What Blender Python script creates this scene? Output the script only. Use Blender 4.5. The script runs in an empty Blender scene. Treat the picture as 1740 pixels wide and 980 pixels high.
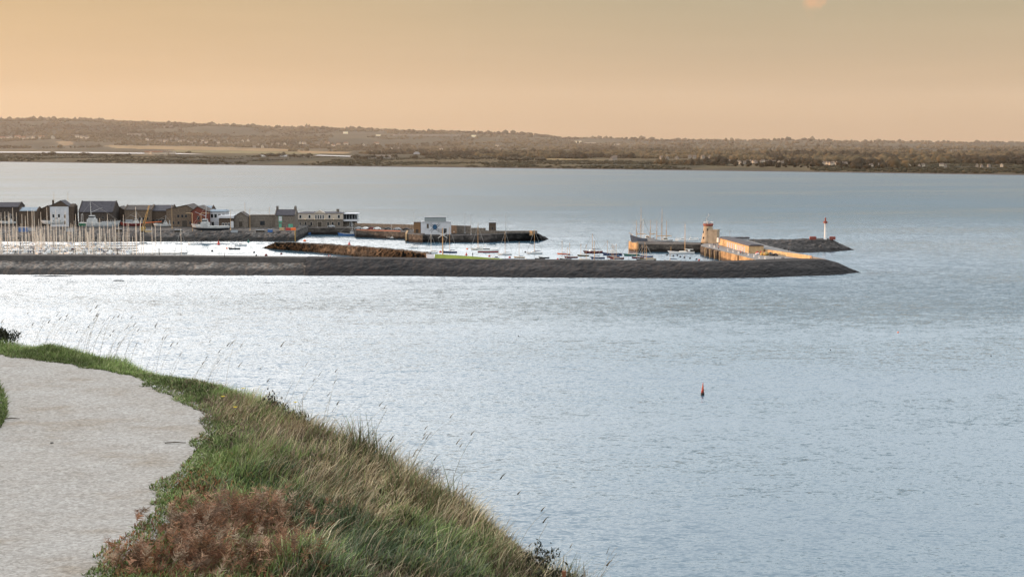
import bpy, bmesh, math, random
import numpy as np
from mathutils import Vector, Matrix, noise as mnoise
R = math.radians
random.seed(11)
rng = np.random.default_rng(11)
SC = bpy.context.scene
COL = SC.collection

# ------------------------------------------------------------------ camera
CAMZ = 56.0
FPX = 2600.0                      # focal length in photo pixels (photo is 1740 wide)
HORIZ = 236.0                     # row of the true horizon
PITCH = math.atan((490.0 - HORIZ) / FPX)
cam = bpy.data.cameras.new('camera')
cam.sensor_width = 36.0
cam.lens = 36.0 * FPX / 1740.0
cam.clip_start = 0.1
cam.clip_end = 60000.0
cam_ob = bpy.data.objects.new('camera', cam)
cam_ob.location = (0, 0, CAMZ)
cam_ob.rotation_euler = (math.pi / 2 - PITCH, 0, 0)
COL.objects.link(cam_ob)
SC.camera = cam_ob
CT, ST = math.cos(PITCH), math.sin(PITCH)

def ray(px, py):
    u = (px - 870.0) / FPX
    v = (490.0 - py) / FPX
    return Vector((u, CT + v * ST, -ST + v * CT))
def P(px, py, z=0.0):
    """world point at height z seen at that place of the photo"""
    d = ray(px, py)
    t = (z - CAMZ) / d.z
    return Vector((d.x * t, d.y * t, z))
def Q(px, py, D):
    """world point at distance D along y"""
    d = ray(px, py)
    t = D / d.y
    return Vector((d.x * t, D, CAMZ + d.z * t))
def proj(x, y, z):
    zz = z - CAMZ
    f = y * CT - zz * ST
    return 870.0 + FPX * x / f, 490.0 - FPX * (y * ST + zz * CT) / f

# ------------------------------------------------------------------ render, world, sun
SC.render.engine = 'CYCLES'
SC.view_settings.view_transform = 'Standard'
SC.view_settings.look = 'None'
SC.view_settings.exposure = 0
SC.view_settings.gamma = 1
SC.cycles.use_denoising = True
SC.cycles.max_bounces = 5
SC.cycles.diffuse_bounces = 2
SC.cycles.glossy_bounces = 3
SC.cycles.sample_clamp_indirect = 4.0
SC.cycles.volume_bounces = 0
SC.cycles.caustics_reflective = False
SC.cycles.caustics_refractive = False

SUN_EL, SUN_OFF = 6.5, 9.0        # degrees; the sun stands to the left, a little ahead of square
sun_dir = Vector((-math.cos(R(SUN_OFF)) * math.cos(R(SUN_EL)), math.sin(R(SUN_OFF)) * math.cos(R(SUN_EL)), math.sin(R(SUN_EL))))
sl = bpy.data.lights.new('sun', 'SUN')
sl.energy = 4.8
sl.angle = R(0.5)
sl.color = (1.0, 0.53, 0.22)
so = bpy.data.objects.new('sun', sl)
so.rotation_euler = sun_dir.to_track_quat('Z', 'Y').to_euler()
COL.objects.link(so)

W = bpy.data.worlds.new('World')
SC.world = W
W.use_nodes = True
nt = W.node_tree
nt.nodes.clear()
def N(tree, typ, **kw):
    n = tree.nodes.new(typ)
    for k, v in kw.items():
        setattr(n, k, v)
    return n
def L(tree, a, b):
    tree.links.new(a, b)
def ramp(tree, stops, interp='LINEAR'):
    n = tree.nodes.new('ShaderNodeValToRGB')
    cr = n.color_ramp
    cr.interpolation = interp
    while len(cr.elements) < len(stops):
        cr.elements.new(0.5)
    for e, (p, c) in zip(cr.elements, stops):
        e.position = p
        e.color = (*c, 1.0) if len(c) == 3 else c
    return n
def math_node(tree, op, a=None, b=None, clamp=False):
    n = tree.nodes.new('ShaderNodeMath')
    n.operation = op
    n.use_clamp = clamp
    for i, v in enumerate((a, b)):
        if v is None: continue
        if isinstance(v, (int, float)): n.inputs[i].default_value = v
        else: tree.links.new(v, n.inputs[i])
    return n.outputs[0]
def mixc(tree, fac, a, b, blend='MIX'):
    n = tree.nodes.new('ShaderNodeMix')
    n.data_type = 'RGBA'
    n.blend_type = blend
    for s, v in ((n.inputs[0], fac), (n.inputs[6], a), (n.inputs[7], b)):
        if isinstance(v, (int, float)): s.default_value = v
        elif isinstance(v, tuple): s.default_value = (*v, 1.0) if len(v) == 3 else v
        else: tree.links.new(v, s)
    return n.outputs[2]

out = N(nt, 'ShaderNodeOutputWorld')
sky = N(nt, 'ShaderNodeTexSky', sky_type='NISHITA')
sky.sun_disc = False
sky.sun_elevation = R(SUN_EL)
sky.sun_rotation = math.atan2(sun_dir.x, sun_dir.y)
sky.air_density = 1.5
sky.dust_density = 2.5
bg1 = N(nt, 'ShaderNodeBackground')
bg1.inputs[1].default_value = 0.05
L(nt, sky.outputs[0], bg1.inputs[0])
tc = N(nt, 'ShaderNodeTexCoord')
sep = N(nt, 'ShaderNodeSeparateXYZ')
L(nt, tc.outputs['Generated'], sep.inputs[0])
zc = sep.outputs[2]
# evening haze near the horizon, pale high sky above: left (sunward) and right (away from the sun) scales
left = ramp(nt, [(0.0, (.64, .415, .24)), (.022, (.67, .45, .265)), (.055, (.615, .42, .262)), (.094, (.54, .365, .225)), (.115, (.38, .36, .34)), (.22, (.92, .87, .84)), (.31, (5.6, 5.25, 4.95)), (.55, (1.9, 1.95, 2.05)), (1.0, (1.0, 1.08, 1.25))])
right = ramp(nt, [(0.0, (.52, .345, .215)), (.022, (.53, .37, .235)), (.055, (.455, .352, .25)), (.094, (.37, .315, .235)), (.115, (.15, .19, .235)), (.22, (.17, .24, .31)), (.30, (1.75, 1.80, 1.84)), (.42, (1.85, 1.92, 1.98)), (1.0, (.85, .95, 1.12))])
L(nt, zc, left.inputs[0]); L(nt, zc, right.inputs[0])
azi = N(nt, 'ShaderNodeMapRange', interpolation_type='SMOOTHSTEP')
L(nt, math_node(nt, 'SUBTRACT', math_node(nt, 'MULTIPLY', sep.outputs[0], .9), math_node(nt, 'MULTIPLY', sep.outputs[1], .3)), azi.inputs[0])
azi.inputs[1].default_value = -0.63; azi.inputs[2].default_value = -0.12
azi.inputs[3].default_value = 0.0; azi.inputs[4].default_value = 1.0
grad = mixc(nt, azi.outputs[0], left.outputs[0], right.outputs[0])
# soft bands of thin high haze
mp = N(nt, 'ShaderNodeMapping')
mp.inputs['Scale'].default_value = (3, 3, 34)
L(nt, tc.outputs['Generated'], mp.inputs[0])
nz = N(nt, 'ShaderNodeTexNoise')
nz.inputs['Scale'].default_value = 2.0; nz.inputs['Detail'].default_value = 4.0
L(nt, mp.outputs[0], nz.inputs[0])
nzr = N(nt, 'ShaderNodeMapRange')
L(nt, nz.outputs[0], nzr.inputs[0])
nzr.inputs[1].default_value = .3; nzr.inputs[2].default_value = .7
nzr.inputs[3].default_value = .975; nzr.inputs[4].default_value = 1.025
vm = N(nt, 'ShaderNodeVectorMath', operation='SCALE')
L(nt, grad, vm.inputs[0]); L(nt, nzr.outputs[0], vm.inputs['Scale'])
# one small pink cloud high on the right
cd = ray(1381, 4).normalized()
dv = N(nt, 'ShaderNodeVectorMath', operation='SUBTRACT')
L(nt, tc.outputs['Generated'], dv.inputs[0]); dv.inputs[1].default_value = cd
nz2 = N(nt, 'ShaderNodeTexNoise')
nz2.inputs['Scale'].default_value = 160.0; nz2.inputs['Detail'].default_value = 3.0
L(nt, tc.outputs['Generated'], nz2.inputs[0])
ln = N(nt, 'ShaderNodeVectorMath', operation='LENGTH')
L(nt, dv.outputs[0], ln.inputs[0])
dist = math_node(nt, 'ADD', ln.outputs['Value'], math_node(nt, 'MULTIPLY', math_node(nt, 'SUBTRACT', nz2.outputs[0], .5), .010))
cl = N(nt, 'ShaderNodeMapRange', interpolation_type='SMOOTHSTEP')
L(nt, dist, cl.inputs[0])
cl.inputs[1].default_value = .002; cl.inputs[2].default_value = .0085
cl.inputs[3].default_value = .8; cl.inputs[4].default_value = 0
skyc = mixc(nt, cl.outputs[0], vm.outputs[0], (.64, .37, .235))
bg2 = N(nt, 'ShaderNodeBackground')
bg2.inputs[1].default_value = 1.0
L(nt, skyc, bg2.inputs[0])
add = N(nt, 'ShaderNodeAddShader')
L(nt, bg1.outputs[0], add.inputs[0]); L(nt, bg2.outputs[0], add.inputs[1])
L(nt, add.outputs[0], out.inputs[0])

# ------------------------------------------------------------------ materials
MATS = {}
def mat(name, col, rough=.8, var=.25, scale=1.0, bump=0.0, spec=.3, metal=0.0, col2=None, detail=4.0, stretch=None, attr=None):
    """procedural material: two tones mixed by noise, optional bump, optional per-vertex colour"""
    if name in MATS: return MATS[name]
    m = bpy.data.materials.new(name)
    m.use_nodes = True
    t = m.node_tree
    b = t.nodes['Principled BSDF']
    b.inputs['Roughness'].default_value = rough
    b.inputs['Specular IOR Level'].default_value = spec
    b.inputs['Metallic'].default_value = metal
    c = N(t, 'ShaderNodeTexCoord')
    mpn = N(t, 'ShaderNodeMapping')
    if stretch: mpn.inputs['Scale'].default_value = stretch
    L(t, c.outputs['Object'], mpn.inputs[0])
    n = N(t, 'ShaderNodeTexNoise')
    n.inputs['Scale'].default_value = scale
    n.inputs['Detail'].default_value = detail
    L(t, mpn.outputs[0], n.inputs[0])
    r = ramp(t, [(.32, tuple(x * (1 - var) for x in col)), (.68, col2 or tuple(min(1, x * (1 + var)) for x in col))])
    L(t, n.outputs[0], r.inputs[0])
    cc = r.outputs[0]
    if attr:
        a = N(t, 'ShaderNodeVertexColor', layer_name=attr)
        cc = mixc(t, 1.0, cc, a.outputs[0], 'MULTIPLY')
    L(t, cc, b.inputs['Base Color'])
    if bump:
        bn = N(t, 'ShaderNodeBump')
        bn.inputs['Strength'].default_value = 1.0
        bn.inputs['Distance'].default_value = bump
        L(t, n.outputs[0], bn.inputs['Height'])
        L(t, bn.outputs[0], b.inputs['Normal'])
    MATS[name] = m
    return m

def rock_mat(name, c_hi, c_lo, c_tide, tide=1.3, cell=.9, weed=None, light=.35):
    """boulders or masonry that darken into a weedy tidal band near the water"""
    m = bpy.data.materials.new(name); m.use_nodes = True
    t = m.node_tree; b = t.nodes['Principled BSDF']
    b.inputs['Roughness'].default_value = .85
    b.inputs['Specular IOR Level'].default_value = .2
    g = N(t, 'ShaderNodeNewGeometry')
    v = N(t, 'ShaderNodeTexVoronoi'); v.inputs['Scale'].default_value = cell
    L(t, g.outputs['Position'], v.inputs['Vector'])
    sx = N(t, 'ShaderNodeSeparateColor'); L(t, v.outputs['Color'], sx.inputs[0])
    r = ramp(t, [(0, c_lo), (.6, tuple((a + c) / 2 for a, c in zip(c_lo, c_hi))), (1.0, c_hi)])
    L(t, sx.outputs[0], r.inputs[0])
    n = N(t, 'ShaderNodeTexNoise'); n.inputs['Scale'].default_value = .12; n.inputs['Detail'].default_value = 6
    L(t, g.outputs['Position'], n.inputs[0])
    r2 = ramp(t, [(.34, (.62, .62, .62)), (.66, (1.5, 1.45, 1.40))]); L(t, n.outputs[0], r2.inputs[0])
    cc = mixc(t, 1.0, r.outputs[0], r2.outputs[0], 'MULTIPLY')
    dd = N(t, 'ShaderNodeMapRange'); L(t, v.outputs['Distance'], dd.inputs[0])
    dd.inputs[1].default_value = 0; dd.inputs[2].default_value = .75; dd.inputs[3].default_value = 1.15; dd.inputs[4].default_value = 1 - light
    dv_ = N(t, 'ShaderNodeVectorMath', operation='SCALE'); L(t, cc, dv_.inputs[0]); L(t, dd.outputs[0], dv_.inputs['Scale'])
    s = N(t, 'ShaderNodeSeparateXYZ'); L(t, g.outputs['Position'], s.inputs[0])
    zz = math_node(t, 'ADD', s.outputs[2], math_node(t, 'MULTIPLY', math_node(t, 'SUBTRACT', n.outputs[0], .5), 2.2))
    tr = N(t, 'ShaderNodeMapRange', interpolation_type='SMOOTHSTEP'); L(t, zz, tr.inputs[0])
    tr.inputs[1].default_value = tide - .5; tr.inputs[2].default_value = tide + .7
    L(t, mixc(t, tr.outputs[0], c_tide, dv_.outputs[0]), b.inputs['Base Color'])
    bn = N(t, 'ShaderNodeBump'); bn.inputs['Distance'].default_value = .35; bn.inputs['Strength'].default_value = .8
    L(t, math_node(t, 'SUBTRACT', 1.0, v.outputs['Distance']), bn.inputs['Height'])
    L(t, bn.outputs[0], b.inputs['Normal'])
    MATS[name] = m
    return m

M_WHITE = mat('white paint', (.74, .74, .72), .45, .10, 2.0)
M_CREAMHULL = mat('cream gelcoat', (.72, .68, .60), .4, .10, 2.0)
M_ALU = mat('mast alloy', (.85, .74, .60), .5, .10, 3.0)
M_WOODSPAR = mat('varnished spar', (.50, .30, .13), .45, .2, 3.0)
M_RIG = mat('rigging wire', (.35, .33, .30), .6, .1)
M_NAVY = mat('navy hull paint', (.025, .045, .11), .45, .2, 2)
M_MAROON = mat('maroon hull paint', (.12, .022, .022), .45, .2, 2)
M_OLIVE = mat('olive hull paint', (.11, .095, .04), .5, .2, 2)
M_TEAL = mat('teal hull paint', (.05, .14, .11), .5, .2, 2)
M_BLACK = mat('black hull paint', (.018, .018, .02), .5, .2, 2)
M_GREY = mat('grey paint', (.30, .31, .32), .55, .2, 2)
M_SLATEHULL = mat('slate hull paint', (.10, .11, .135), .5, .2, 1)
M_BLUE = mat('blue hull paint', (.05, .12, .28), .45, .2, 2)
M_RED = mat('red paint', (.36, .05, .04), .5, .15, 2)
M_DULLRED = mat('weathered red paint', (.21, .060, .045), .6, .25, 2)
M_ORANGE = mat('orange plastic', (.75, .16, .04), .5, .15, 2)
M_YELLOW = mat('yellow machine paint', (.33, .21, .06), .5, .2, 1)
M_GREEN = mat('green paint', (.10, .32, .22), .6, .2, 1)
M_DECK = mat('deck grey', (.52, .49, .44), .7, .15, 2)
M_TAN = mat('tan canvas', (.42, .30, .17), .8, .2, 3)
M_CANVAS = mat('navy sail cover', (.03, .04, .075), .8, .2, 3)
M_GLASS = mat('dark window glass', (.02, .025, .03), .12, .3, 1, spec=.6)
M_SLATE = mat('slate roof', (.055, .05, .055), .75, .25, .8)
M_BROWNROOF = mat('brown tiled roof', (.075, .06, .05), .8, .25, .8)
M_STONE = mat('grey rubble stone', (.15, .128, .105), .9, .35, 1.3)
M_BROWNWALL = mat('brown brick wall', (.085, .062, .045), .9, .3, 1.5)
M_DARKBRICK = mat('dark brick wall', (.060, .048, .040), .9, .35, 1.2)  # darkest of the brick tones
M_PALEBRICK = mat('buff brick wall', (.135, .10, .072), .9, .3, 1.2)
M_REDBRICK = mat('red brick wall', (.15, .05, .035), .9, .3, 1.5)
M_RENDER = mat('cream render', (.44, .38, .31), .85, .12, .6)
M_DULLWHITE = mat('shaded white paint', (.42, .42, .41), .6, .22, .7)  # greyer copy of the white: shade on the boats put into the colour
M_WHITEWALL = mat('white render', (.50, .51, .53), .85, .10, .6)
M_PALEROOF = mat('pale blue metal roof', (.20, .24, .27), .6, .15, .6)
M_CONC = mat('pier concrete', (.19, .175, .16), .9, .25, .25)
M_LITSTONE = mat('sunlit ashlar', (.44, .31, .17), .85, .25, .5)  # evening sun's orange put into the stone colour
M_TIMBER = mat('dark timber', (.055, .045, .035), .85, .3, 2)
M_PONTOON = mat('pontoon decking', (.36, .33, .29), .8, .2, 1)
M_TYRE = mat('tyre rubber', (.02, .02, .02), .9, .2, 5)

# ------------------------------------------------------------------ mesh helpers
class MB:
    def __init__(s): s.v = []; s.f = []; s.m = []; s.k = 0
    def add(s, vs, fs):
        o = len(s.v); s.v += [tuple(p) for p in vs]
        s.f += [tuple(i + o for i in f) for f in fs]; s.m += [s.k] * len(fs)
        return s
    def box(s, x0, x1, y0, y1, z0, z1):
        return s.add([(x0,y0,z0),(x1,y0,z0),(x1,y1,z0),(x0,y1,z0),(x0,y0,z1),(x1,y0,z1),(x1,y1,z1),(x0,y1,z1)],
                     [(0,3,2,1),(4,5,6,7),(0,1,5,4),(1,2,6,5),(2,3,7,6),(3,0,4,7)])
    def taper(s, x0, x1, y0, y1, z0, z1, ix, iy):
        return s.add([(x0,y0,z0),(x1,y0,z0),(x1,y1,z0),(x0,y1,z0),(x0+ix,y0+iy,z1),(x1-ix,y0+iy,z1),(x1-ix,y1-iy,z1),(x0+ix,y1-iy,z1)],
                     [(0,3,2,1),(4,5,6,7),(0,1,5,4),(1,2,6,5),(2,3,7,6),(3,0,4,7)])
    def tube(s, a, b, r0, r1=None, n=6):
        a, b = Vector(a), Vector(b); r1 = r0 if r1 is None else r1
        d = (b - a).normalized()
        u = d.orthogonal().normalized(); w = d.cross(u)
        vs = []
        for p, r in ((a, r0), (b, r1)):
            for i in range(n):
                t = 2 * math.pi * i / n
                vs.append(p + (u * math.cos(t) + w * math.sin(t)) * r)
        return s.add(vs, [(i, (i+1) % n, n + (i+1) % n, n + i) for i in range(n)] + [tuple(range(n-1, -1, -1)), tuple(range(n, 2*n))])
    def lathe(s, prof, n=14, c=(0, 0, 0)):
        vs = []
        for r, z in prof:
            for i in range(n):
                t = 2 * math.pi * i / n
                vs.append((c[0] + r * math.cos(t), c[1] + r * math.sin(t), c[2] + z))
        fs = []
        for j in range(len(prof) - 1):
            for i in range(n):
                fs.append((j*n+i, j*n+(i+1) % n, (j+1)*n+(i+1) % n, (j+1)*n+i))
        fs.append(tuple(range(n-1, -1, -1))); fs.append(tuple(range((len(prof)-1)*n, len(prof)*n)))
        return s.add(vs, fs)
    def prism(s, pts, z0, z1):
        """vertical prism over a plan polygon (counter-clockwise); z1 may be a list"""
        n = len(pts)
        zt = z1 if isinstance(z1, (list, tuple)) else [z1] * n
        vs = [(p[0], p[1], z0) for p in pts] + [(p[0], p[1], z) for p, z in zip(pts, zt)]
        return s.add(vs, [tuple(range(n-1, -1, -1)), tuple(range(n, 2*n))] + [(i, (i+1) % n, n+(i+1) % n, n+i) for i in range(n)])
    def grid(s, rows):
        nr, nc = len(rows), len(rows[0])
        return s.add([p for r in rows for p in r], [(i*nc+j, i*nc+j+1, (i+1)*nc+j+1, (i+1)*nc+j) for i in range(nr-1) for j in range(nc-1)])
    def build(s, name, m, parent=None, smooth=False, loc=None):
        me = bpy.data.meshes.new(name)
        me.from_pydata(s.v, [], s.f)
        for x in (m if isinstance(m, (list, tuple)) else [m]): me.materials.append(x)
        if any(s.m): me.polygons.foreach_set('material_index', s.m)
        bm = bmesh.new(); bm.from_mesh(me); bmesh.ops.recalc_face_normals(bm, faces=bm.faces); bm.to_mesh(me); bm.free()
        if smooth: me.polygons.foreach_set('use_smooth', [True] * len(me.polygons))
        o = bpy.data.objects.new(name, me)
        COL.objects.link(o)
        if parent is not None: o.parent = parent
        if loc is not None: o.location = loc
        return o
def tag(o, label=None, cat=None, group=None, kind=None):
    if label: o['label'] = label
    if cat: o['category'] = cat
    if group: o['group'] = group
    if kind: o['kind'] = kind
    return o
def thing(name, label, cat, loc=(0, 0, 0), rz=0.0, group=None, scale=1.0):
    o = bpy.data.objects.new(name, None)
    o.empty_display_size = .5
    o.location = loc; o.rotation_euler = (0, 0, rz); o.scale = (scale,) * 3
    COL.objects.link(o)
    return tag(o, label, cat, group)
def kids(o):
    return [c for c in COL.objects if c.parent == o]
def copy_tree(o, parent=None):
    c = o.copy(); COL.objects.link(c)
    if parent is not None: c.parent = parent
    for ch in list(o.children): copy_tree(ch, c)
    return c
def recolor(o, m, slot=0):
    o.material_slots[slot].link = 'OBJECT'
    o.material_slots[slot].material = m
def np_mesh(name, verts, loops, starts, totals, m, cols=None, parent=None, smooth=False):
    me = bpy.data.meshes.new(name)
    me.vertices.add(len(verts)); me.vertices.foreach_set('co', verts.astype(np.float32).ravel())
    me.loops.add(len(loops)); me.loops.foreach_set('vertex_index', loops.astype(np.int32))
    me.polygons.add(len(starts)); me.polygons.foreach_set('loop_start', starts.astype(np.int32))
    me.update(calc_edges=True)
    if cols is not None:
        ca = me.color_attributes.new('tint', 'FLOAT_COLOR', 'POINT')
        c4 = np.ones((len(verts), 4), np.float32); c4[:, :3] = cols
        ca.data.foreach_set('color', c4.ravel())
    if smooth: me.polygons.foreach_set('use_smooth', np.ones(len(starts), bool))
    me.materials.append(m); me.validate()
    o = bpy.data.objects.new(name, me); COL.objects.link(o)
    if parent is not None: o.parent = parent
    return o
def np_grid(name, X, Y, Z, m, cols=None, mask=None):
    r, c = X.shape
    v = np.stack([X, Y, Z], -1).reshape(-1, 3)
    i, j = np.meshgrid(np.arange(r-1), np.arange(c-1), indexing='ij')
    q = np.stack([i*c+j, i*c+j+1, (i+1)*c+j+1, (i+1)*c+j], -1).reshape(-1, 4)
    if mask is not None: q = q[mask.reshape(-1)[q].all(1)]
    return np_mesh(name, v, q.ravel(), np.arange(len(q))*4, None, m, cols, smooth=True)
def smooth01(t):
    t = np.clip(t, 0, 1); return t*t*(3-2*t)
def vnoise(x, y, seed=0):
    """smooth value noise on arrays"""
    xi, yi = np.floor(x).astype(np.int64), np.floor(y).astype(np.int64)
    fx, fy = x - xi, y - yi
    fx, fy = fx*fx*(3-2*fx), fy*fy*(3-2*fy)
    def h(a, b):
        n = (a * 374761393 + b * 668265263 + seed * 982451653) & 0x7fffffff
        n = ((n ^ (n >> 13)) * 1274126177) & 0x7fffffff
        return ((n ^ (n >> 16)) & 0xffff) / 65535.0
    return (h(xi, yi)*(1-fx)+h(xi+1, yi)*fx)*(1-fy) + (h(xi, yi+1)*(1-fx)+h(xi+1, yi+1)*fx)*fy
def fbm(x, y, o=4, seed=0):
    s, a, t = 0, .5, 0
    for k in range(o):
        s = s + a*vnoise(x*2**k, y*2**k, seed+k*7); t += a; a *= .5
    return s/t
# ------------------------------------------------------------------ sea
def sea_material():
    m = bpy.data.materials.new('sea water'); m.use_nodes = True
    t = m.node_tree; b = t.nodes['Principled BSDF']
    b.inputs['IOR'].default_value = 1.6
    g = N(t, 'ShaderNodeNewGeometry')
    s = N(t, 'ShaderNodeSeparateXYZ'); L(t, g.outputs['Position'], s.inputs[0])
    # sheltered water inside the harbour
    def sstep(v, a, b_):
        r = N(t, 'ShaderNodeMapRange', interpolation_type='SMOOTHSTEP'); L(t, v, r.inputs[0])
        r.inputs[1].default_value = a; r.inputs[2].default_value = b_
        return r.outputs[0]
    calm = math_node(t, 'MULTIPLY', sstep(s.outputs[1], 600, 640), math_node(t, 'SUBTRACT', 1.0, sstep(s.outputs[1], 830, 900)))
    calm = math_node(t, 'MULTIPLY', calm, math_node(t, 'SUBTRACT', 1.0, sstep(s.outputs[0], 10, 110)))
    # long wind patches
    mp1 = N(t, 'ShaderNodeMapping'); mp1.inputs['Scale'].default_value = (.003, .011, 1)
    mp1.inputs['Rotation'].default_value = (0, 0, R(-9))
    L(t, g.outputs['Position'], mp1.inputs[0])
    n1 = N(t, 'ShaderNodeTexNoise'); n1.inputs['Scale'].default_value = 1; n1.inputs['Detail'].default_value = 6; n1.inputs['Roughness'].default_value = .55
    L(t, mp1.outputs[0], n1.inputs[0])
    patch = N(t, 'ShaderNodeMapRange'); L(t, n1.outputs[0], patch.inputs[0])
    patch.inputs[1].default_value = .3; patch.inputs[2].default_value = .7; patch.inputs[3].default_value = .55; patch.inputs[4].default_value = 1.35
    # wave slopes straight from noise, so that distance does not filter them away
    acc = None
    for sc_, det, stretch, amp in ((.10, 2, (.7, 1.7, 1), .16), (.45, 3, (.7, 1.7, 1), .42), (1.6, 3, (.7, 1.6, 1), .75)):
        mp2 = N(t, 'ShaderNodeMapping'); mp2.inputs['Scale'].default_value = stretch
        mp2.inputs['Rotation'].default_value = (0, 0, R(8))
        L(t, g.outputs['Position'], mp2.inputs[0])
        n = N(t, 'ShaderNodeTexNoise'); n.inputs['Scale'].default_value = sc_; n.inputs['Detail'].default_value = det
        n.inputs['Roughness'].default_value = .62
        L(t, mp2.outputs[0], n.inputs[0])
        v0 = N(t, 'ShaderNodeVectorMath', operation='SUBTRACT'); L(t, n.outputs['Color'], v0.inputs[0]); v0.inputs[1].default_value = (.5, .5, .5)
        v1 = N(t, 'ShaderNodeVectorMath', operation='SCALE'); L(t, v0.outputs[0], v1.inputs[0]); v1.inputs['Scale'].default_value = amp
        if acc is None: acc = v1.outputs[0]
        else:
            v2 = N(t, 'ShaderNodeVectorMath', operation='ADD'); L(t, acc, v2.inputs[0]); L(t, v1.outputs[0], v2.inputs[1]); acc = v2.outputs[0]
    amp = math_node(t, 'MULTIPLY', patch.outputs[0], math_node(t, 'SUBTRACT', 1.0, math_node(t, 'MULTIPLY', calm, .45)))
    vs_ = N(t, 'ShaderNodeVectorMath', operation='SCALE'); L(t, acc, vs_.inputs[0]); L(t, math_node(t, 'MULTIPLY', amp, WAVE), vs_.inputs['Scale'])
    vm_ = N(t, 'ShaderNodeVectorMath', operation='MULTIPLY'); L(t, vs_.outputs[0], vm_.inputs[0]); vm_.inputs[1].default_value = (1, 1, 0)
    va = N(t, 'ShaderNodeVectorMath', operation='ADD'); L(t, vm_.outputs[0], va.inputs[0]); far_f = sstep(s.outputs[1], 640, 1250)
    tilt = math_node(t, 'MULTIPLY', math_node(t, 'SUBTRACT', .092, math_node(t, 'MULTIPLY', far_f, .034)), math_node(t, 'SUBTRACT', 1.0, math_node(t, 'MULTIPLY', calm, -.35)))
    pt = N(t, 'ShaderNodeMapRange'); L(t, n1.outputs[0], pt.inputs[0])
    pt.inputs[1].default_value = .32; pt.inputs[2].default_value = .68; pt.inputs[3].default_value = 1.30; pt.inputs[4].default_value = .64
    tilt = math_node(t, 'MULTIPLY', tilt, pt.outputs[0])
    # wind lanes across the bay: slick and ruffled bands, strongest towards the open right-hand side
    ly = N(t, 'ShaderNodeMapRange'); L(t, math_node(t, 'ADD', s.outputs[1], math_node(t, 'MULTIPLY', n1.outputs[0], 90.0)), ly.inputs[0])
    ly.inputs[1].default_value = 225; ly.inputs[2].default_value = 1225
    def lane(stops): r = ramp(t, [(p_, (v_*.5,)*3) for p_, v_ in stops]); L(t, ly.outputs[0], r.inputs[0]); return r.outputs[0]
    rl = lane([(0, 1.05), (.06, .90), (.115, .80), (.165, 1.22), (.21, 1.22), (.32, .50), (.42, .62), (.60, .95), (1.0, 1.0)])
    ll_ = lane([(0, 1.1), (.08, 1.0), (.16, 1.25), (.30, 1.45), (.44, 1.25), (.60, 1.0), (1.0, 1.0)])
    xf = N(t, 'ShaderNodeMapRange', interpolation_type='SMOOTHSTEP'); L(t, math_node(t, 'DIVIDE', s.outputs[0], s.outputs[1]), xf.inputs[0])
    xf.inputs[1].default_value = -.22; xf.inputs[2].default_value = .12
    lm = math_node(t, 'MULTIPLY', mixc(t, xf.outputs[0], ll_, rl), 2.0)
    tilt = math_node(t, 'MULTIPLY', tilt, lm)
    wk = math_node(t, 'MULTIPLY', math_node(t, 'SUBTRACT', 1.0, math_node(t, 'MULTIPLY', far_f, .80)), math_node(t, 'ADD', .08, math_node(t, 'MULTIPLY', lm, .92)))
    vk = N(t, 'ShaderNodeVectorMath', operation='SCALE'); L(t, vm_.outputs[0], vk.inputs[0]); L(t, wk, vk.inputs['Scale']); L(t, vk.outputs[0], va.inputs[0])
    cx_ = N(t, 'ShaderNodeCombineXYZ'); cx_.inputs[2].default_value = 1.0
    L(t, math_node(t, 'MULTIPLY', tilt, -1.0), cx_.inputs[1]); L(t, cx_.outputs[0], va.inputs[1])
    vn = N(t, 'ShaderNodeVectorMath', operation='NORMALIZE'); L(t, va.outputs[0], vn.inputs[0]); L(t, vn.outputs[0], b.inputs['Normal'])
    rr = N(t, 'ShaderNodeMapRange'); L(t, calm, rr.inputs[0])
    rr.inputs[3].default_value = .16; rr.inputs[4].default_value = .10
    L(t, rr.outputs[0], b.inputs['Roughness'])
    b.inputs['Base Color'].default_value = (.05, .10, .13, 1)
    cc = ramp(t, [(.35, (.035, .085, .125)), (.7, (.06, .115, .15))]); L(t, n1.outputs[0], cc.inputs[0])
    L(t, cc.outputs[0], b.inputs['Base Color'])
    return m
WAVE = .92
mb = MB(); mb.add([(-16000, -3000, 0), (16000, -3000, 0), (16000, 10800, 0), (-16000, 10800, 0)], [(0, 1, 2, 3)])
tag(mb.build('sea', sea_material()), kind='structure')

# ------------------------------------------------------------------ far shore
shore_px = np.array([-900, -300, 0, 480, 870, 1300, 1740, 2100, 2700.])
shore_py = np.array([271, 273, 275, 281.5, 286, 291.5, 298, 303, 310.])
ridge_px = np.array([-900, -300, 0, 140, 250, 480, 640, 760, 870, 930, 960, 1100, 1300, 1560, 1740, 2100, 2700.])
ridge_py = np.array([196, 198, 203, 203, 207, 215.5, 219.5, 224, 227, 230, 234, 236.5, 238, 239.5, 242, 243, 244.])
def far_height(px, D):
    Ds = CAMZ * FPX / (np.interp(px, shore_px, shore_py) - HORIZ)
    zr = CAMZ + (HORIZ - np.interp(px, ridge_px, ridge_py)) / FPX * 10500 - 11
    zr = np.maximum(zr, 3)
    x = (px - 870) / FPX * D
    base = -1.2 + 4.4 * smooth01((D - Ds + 20) / 130.0)
    base = base + 4.0 * fbm(x / 160, D / 260, 3, 5) * smooth01((D - Ds - 60) / 160) * (1 - .8*smooth01((D - 5000) / 500))
    rise = smooth01((D - 6700) / 3800.0)
    z = base + zr * rise * (.80 + .2 * rise) + (fbm(x / 600, D / 700, 3, 9) - .5) * 46 * smooth01((D - 7000) / 1500) * (1 - smooth01((D - 9600) / 900))
    z = z + (fbm(px / 60.0, D * 0 + 3, 4, 31) - .5) * 16 * smooth01((D - 9800) / 700)
    return z, Ds
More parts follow.
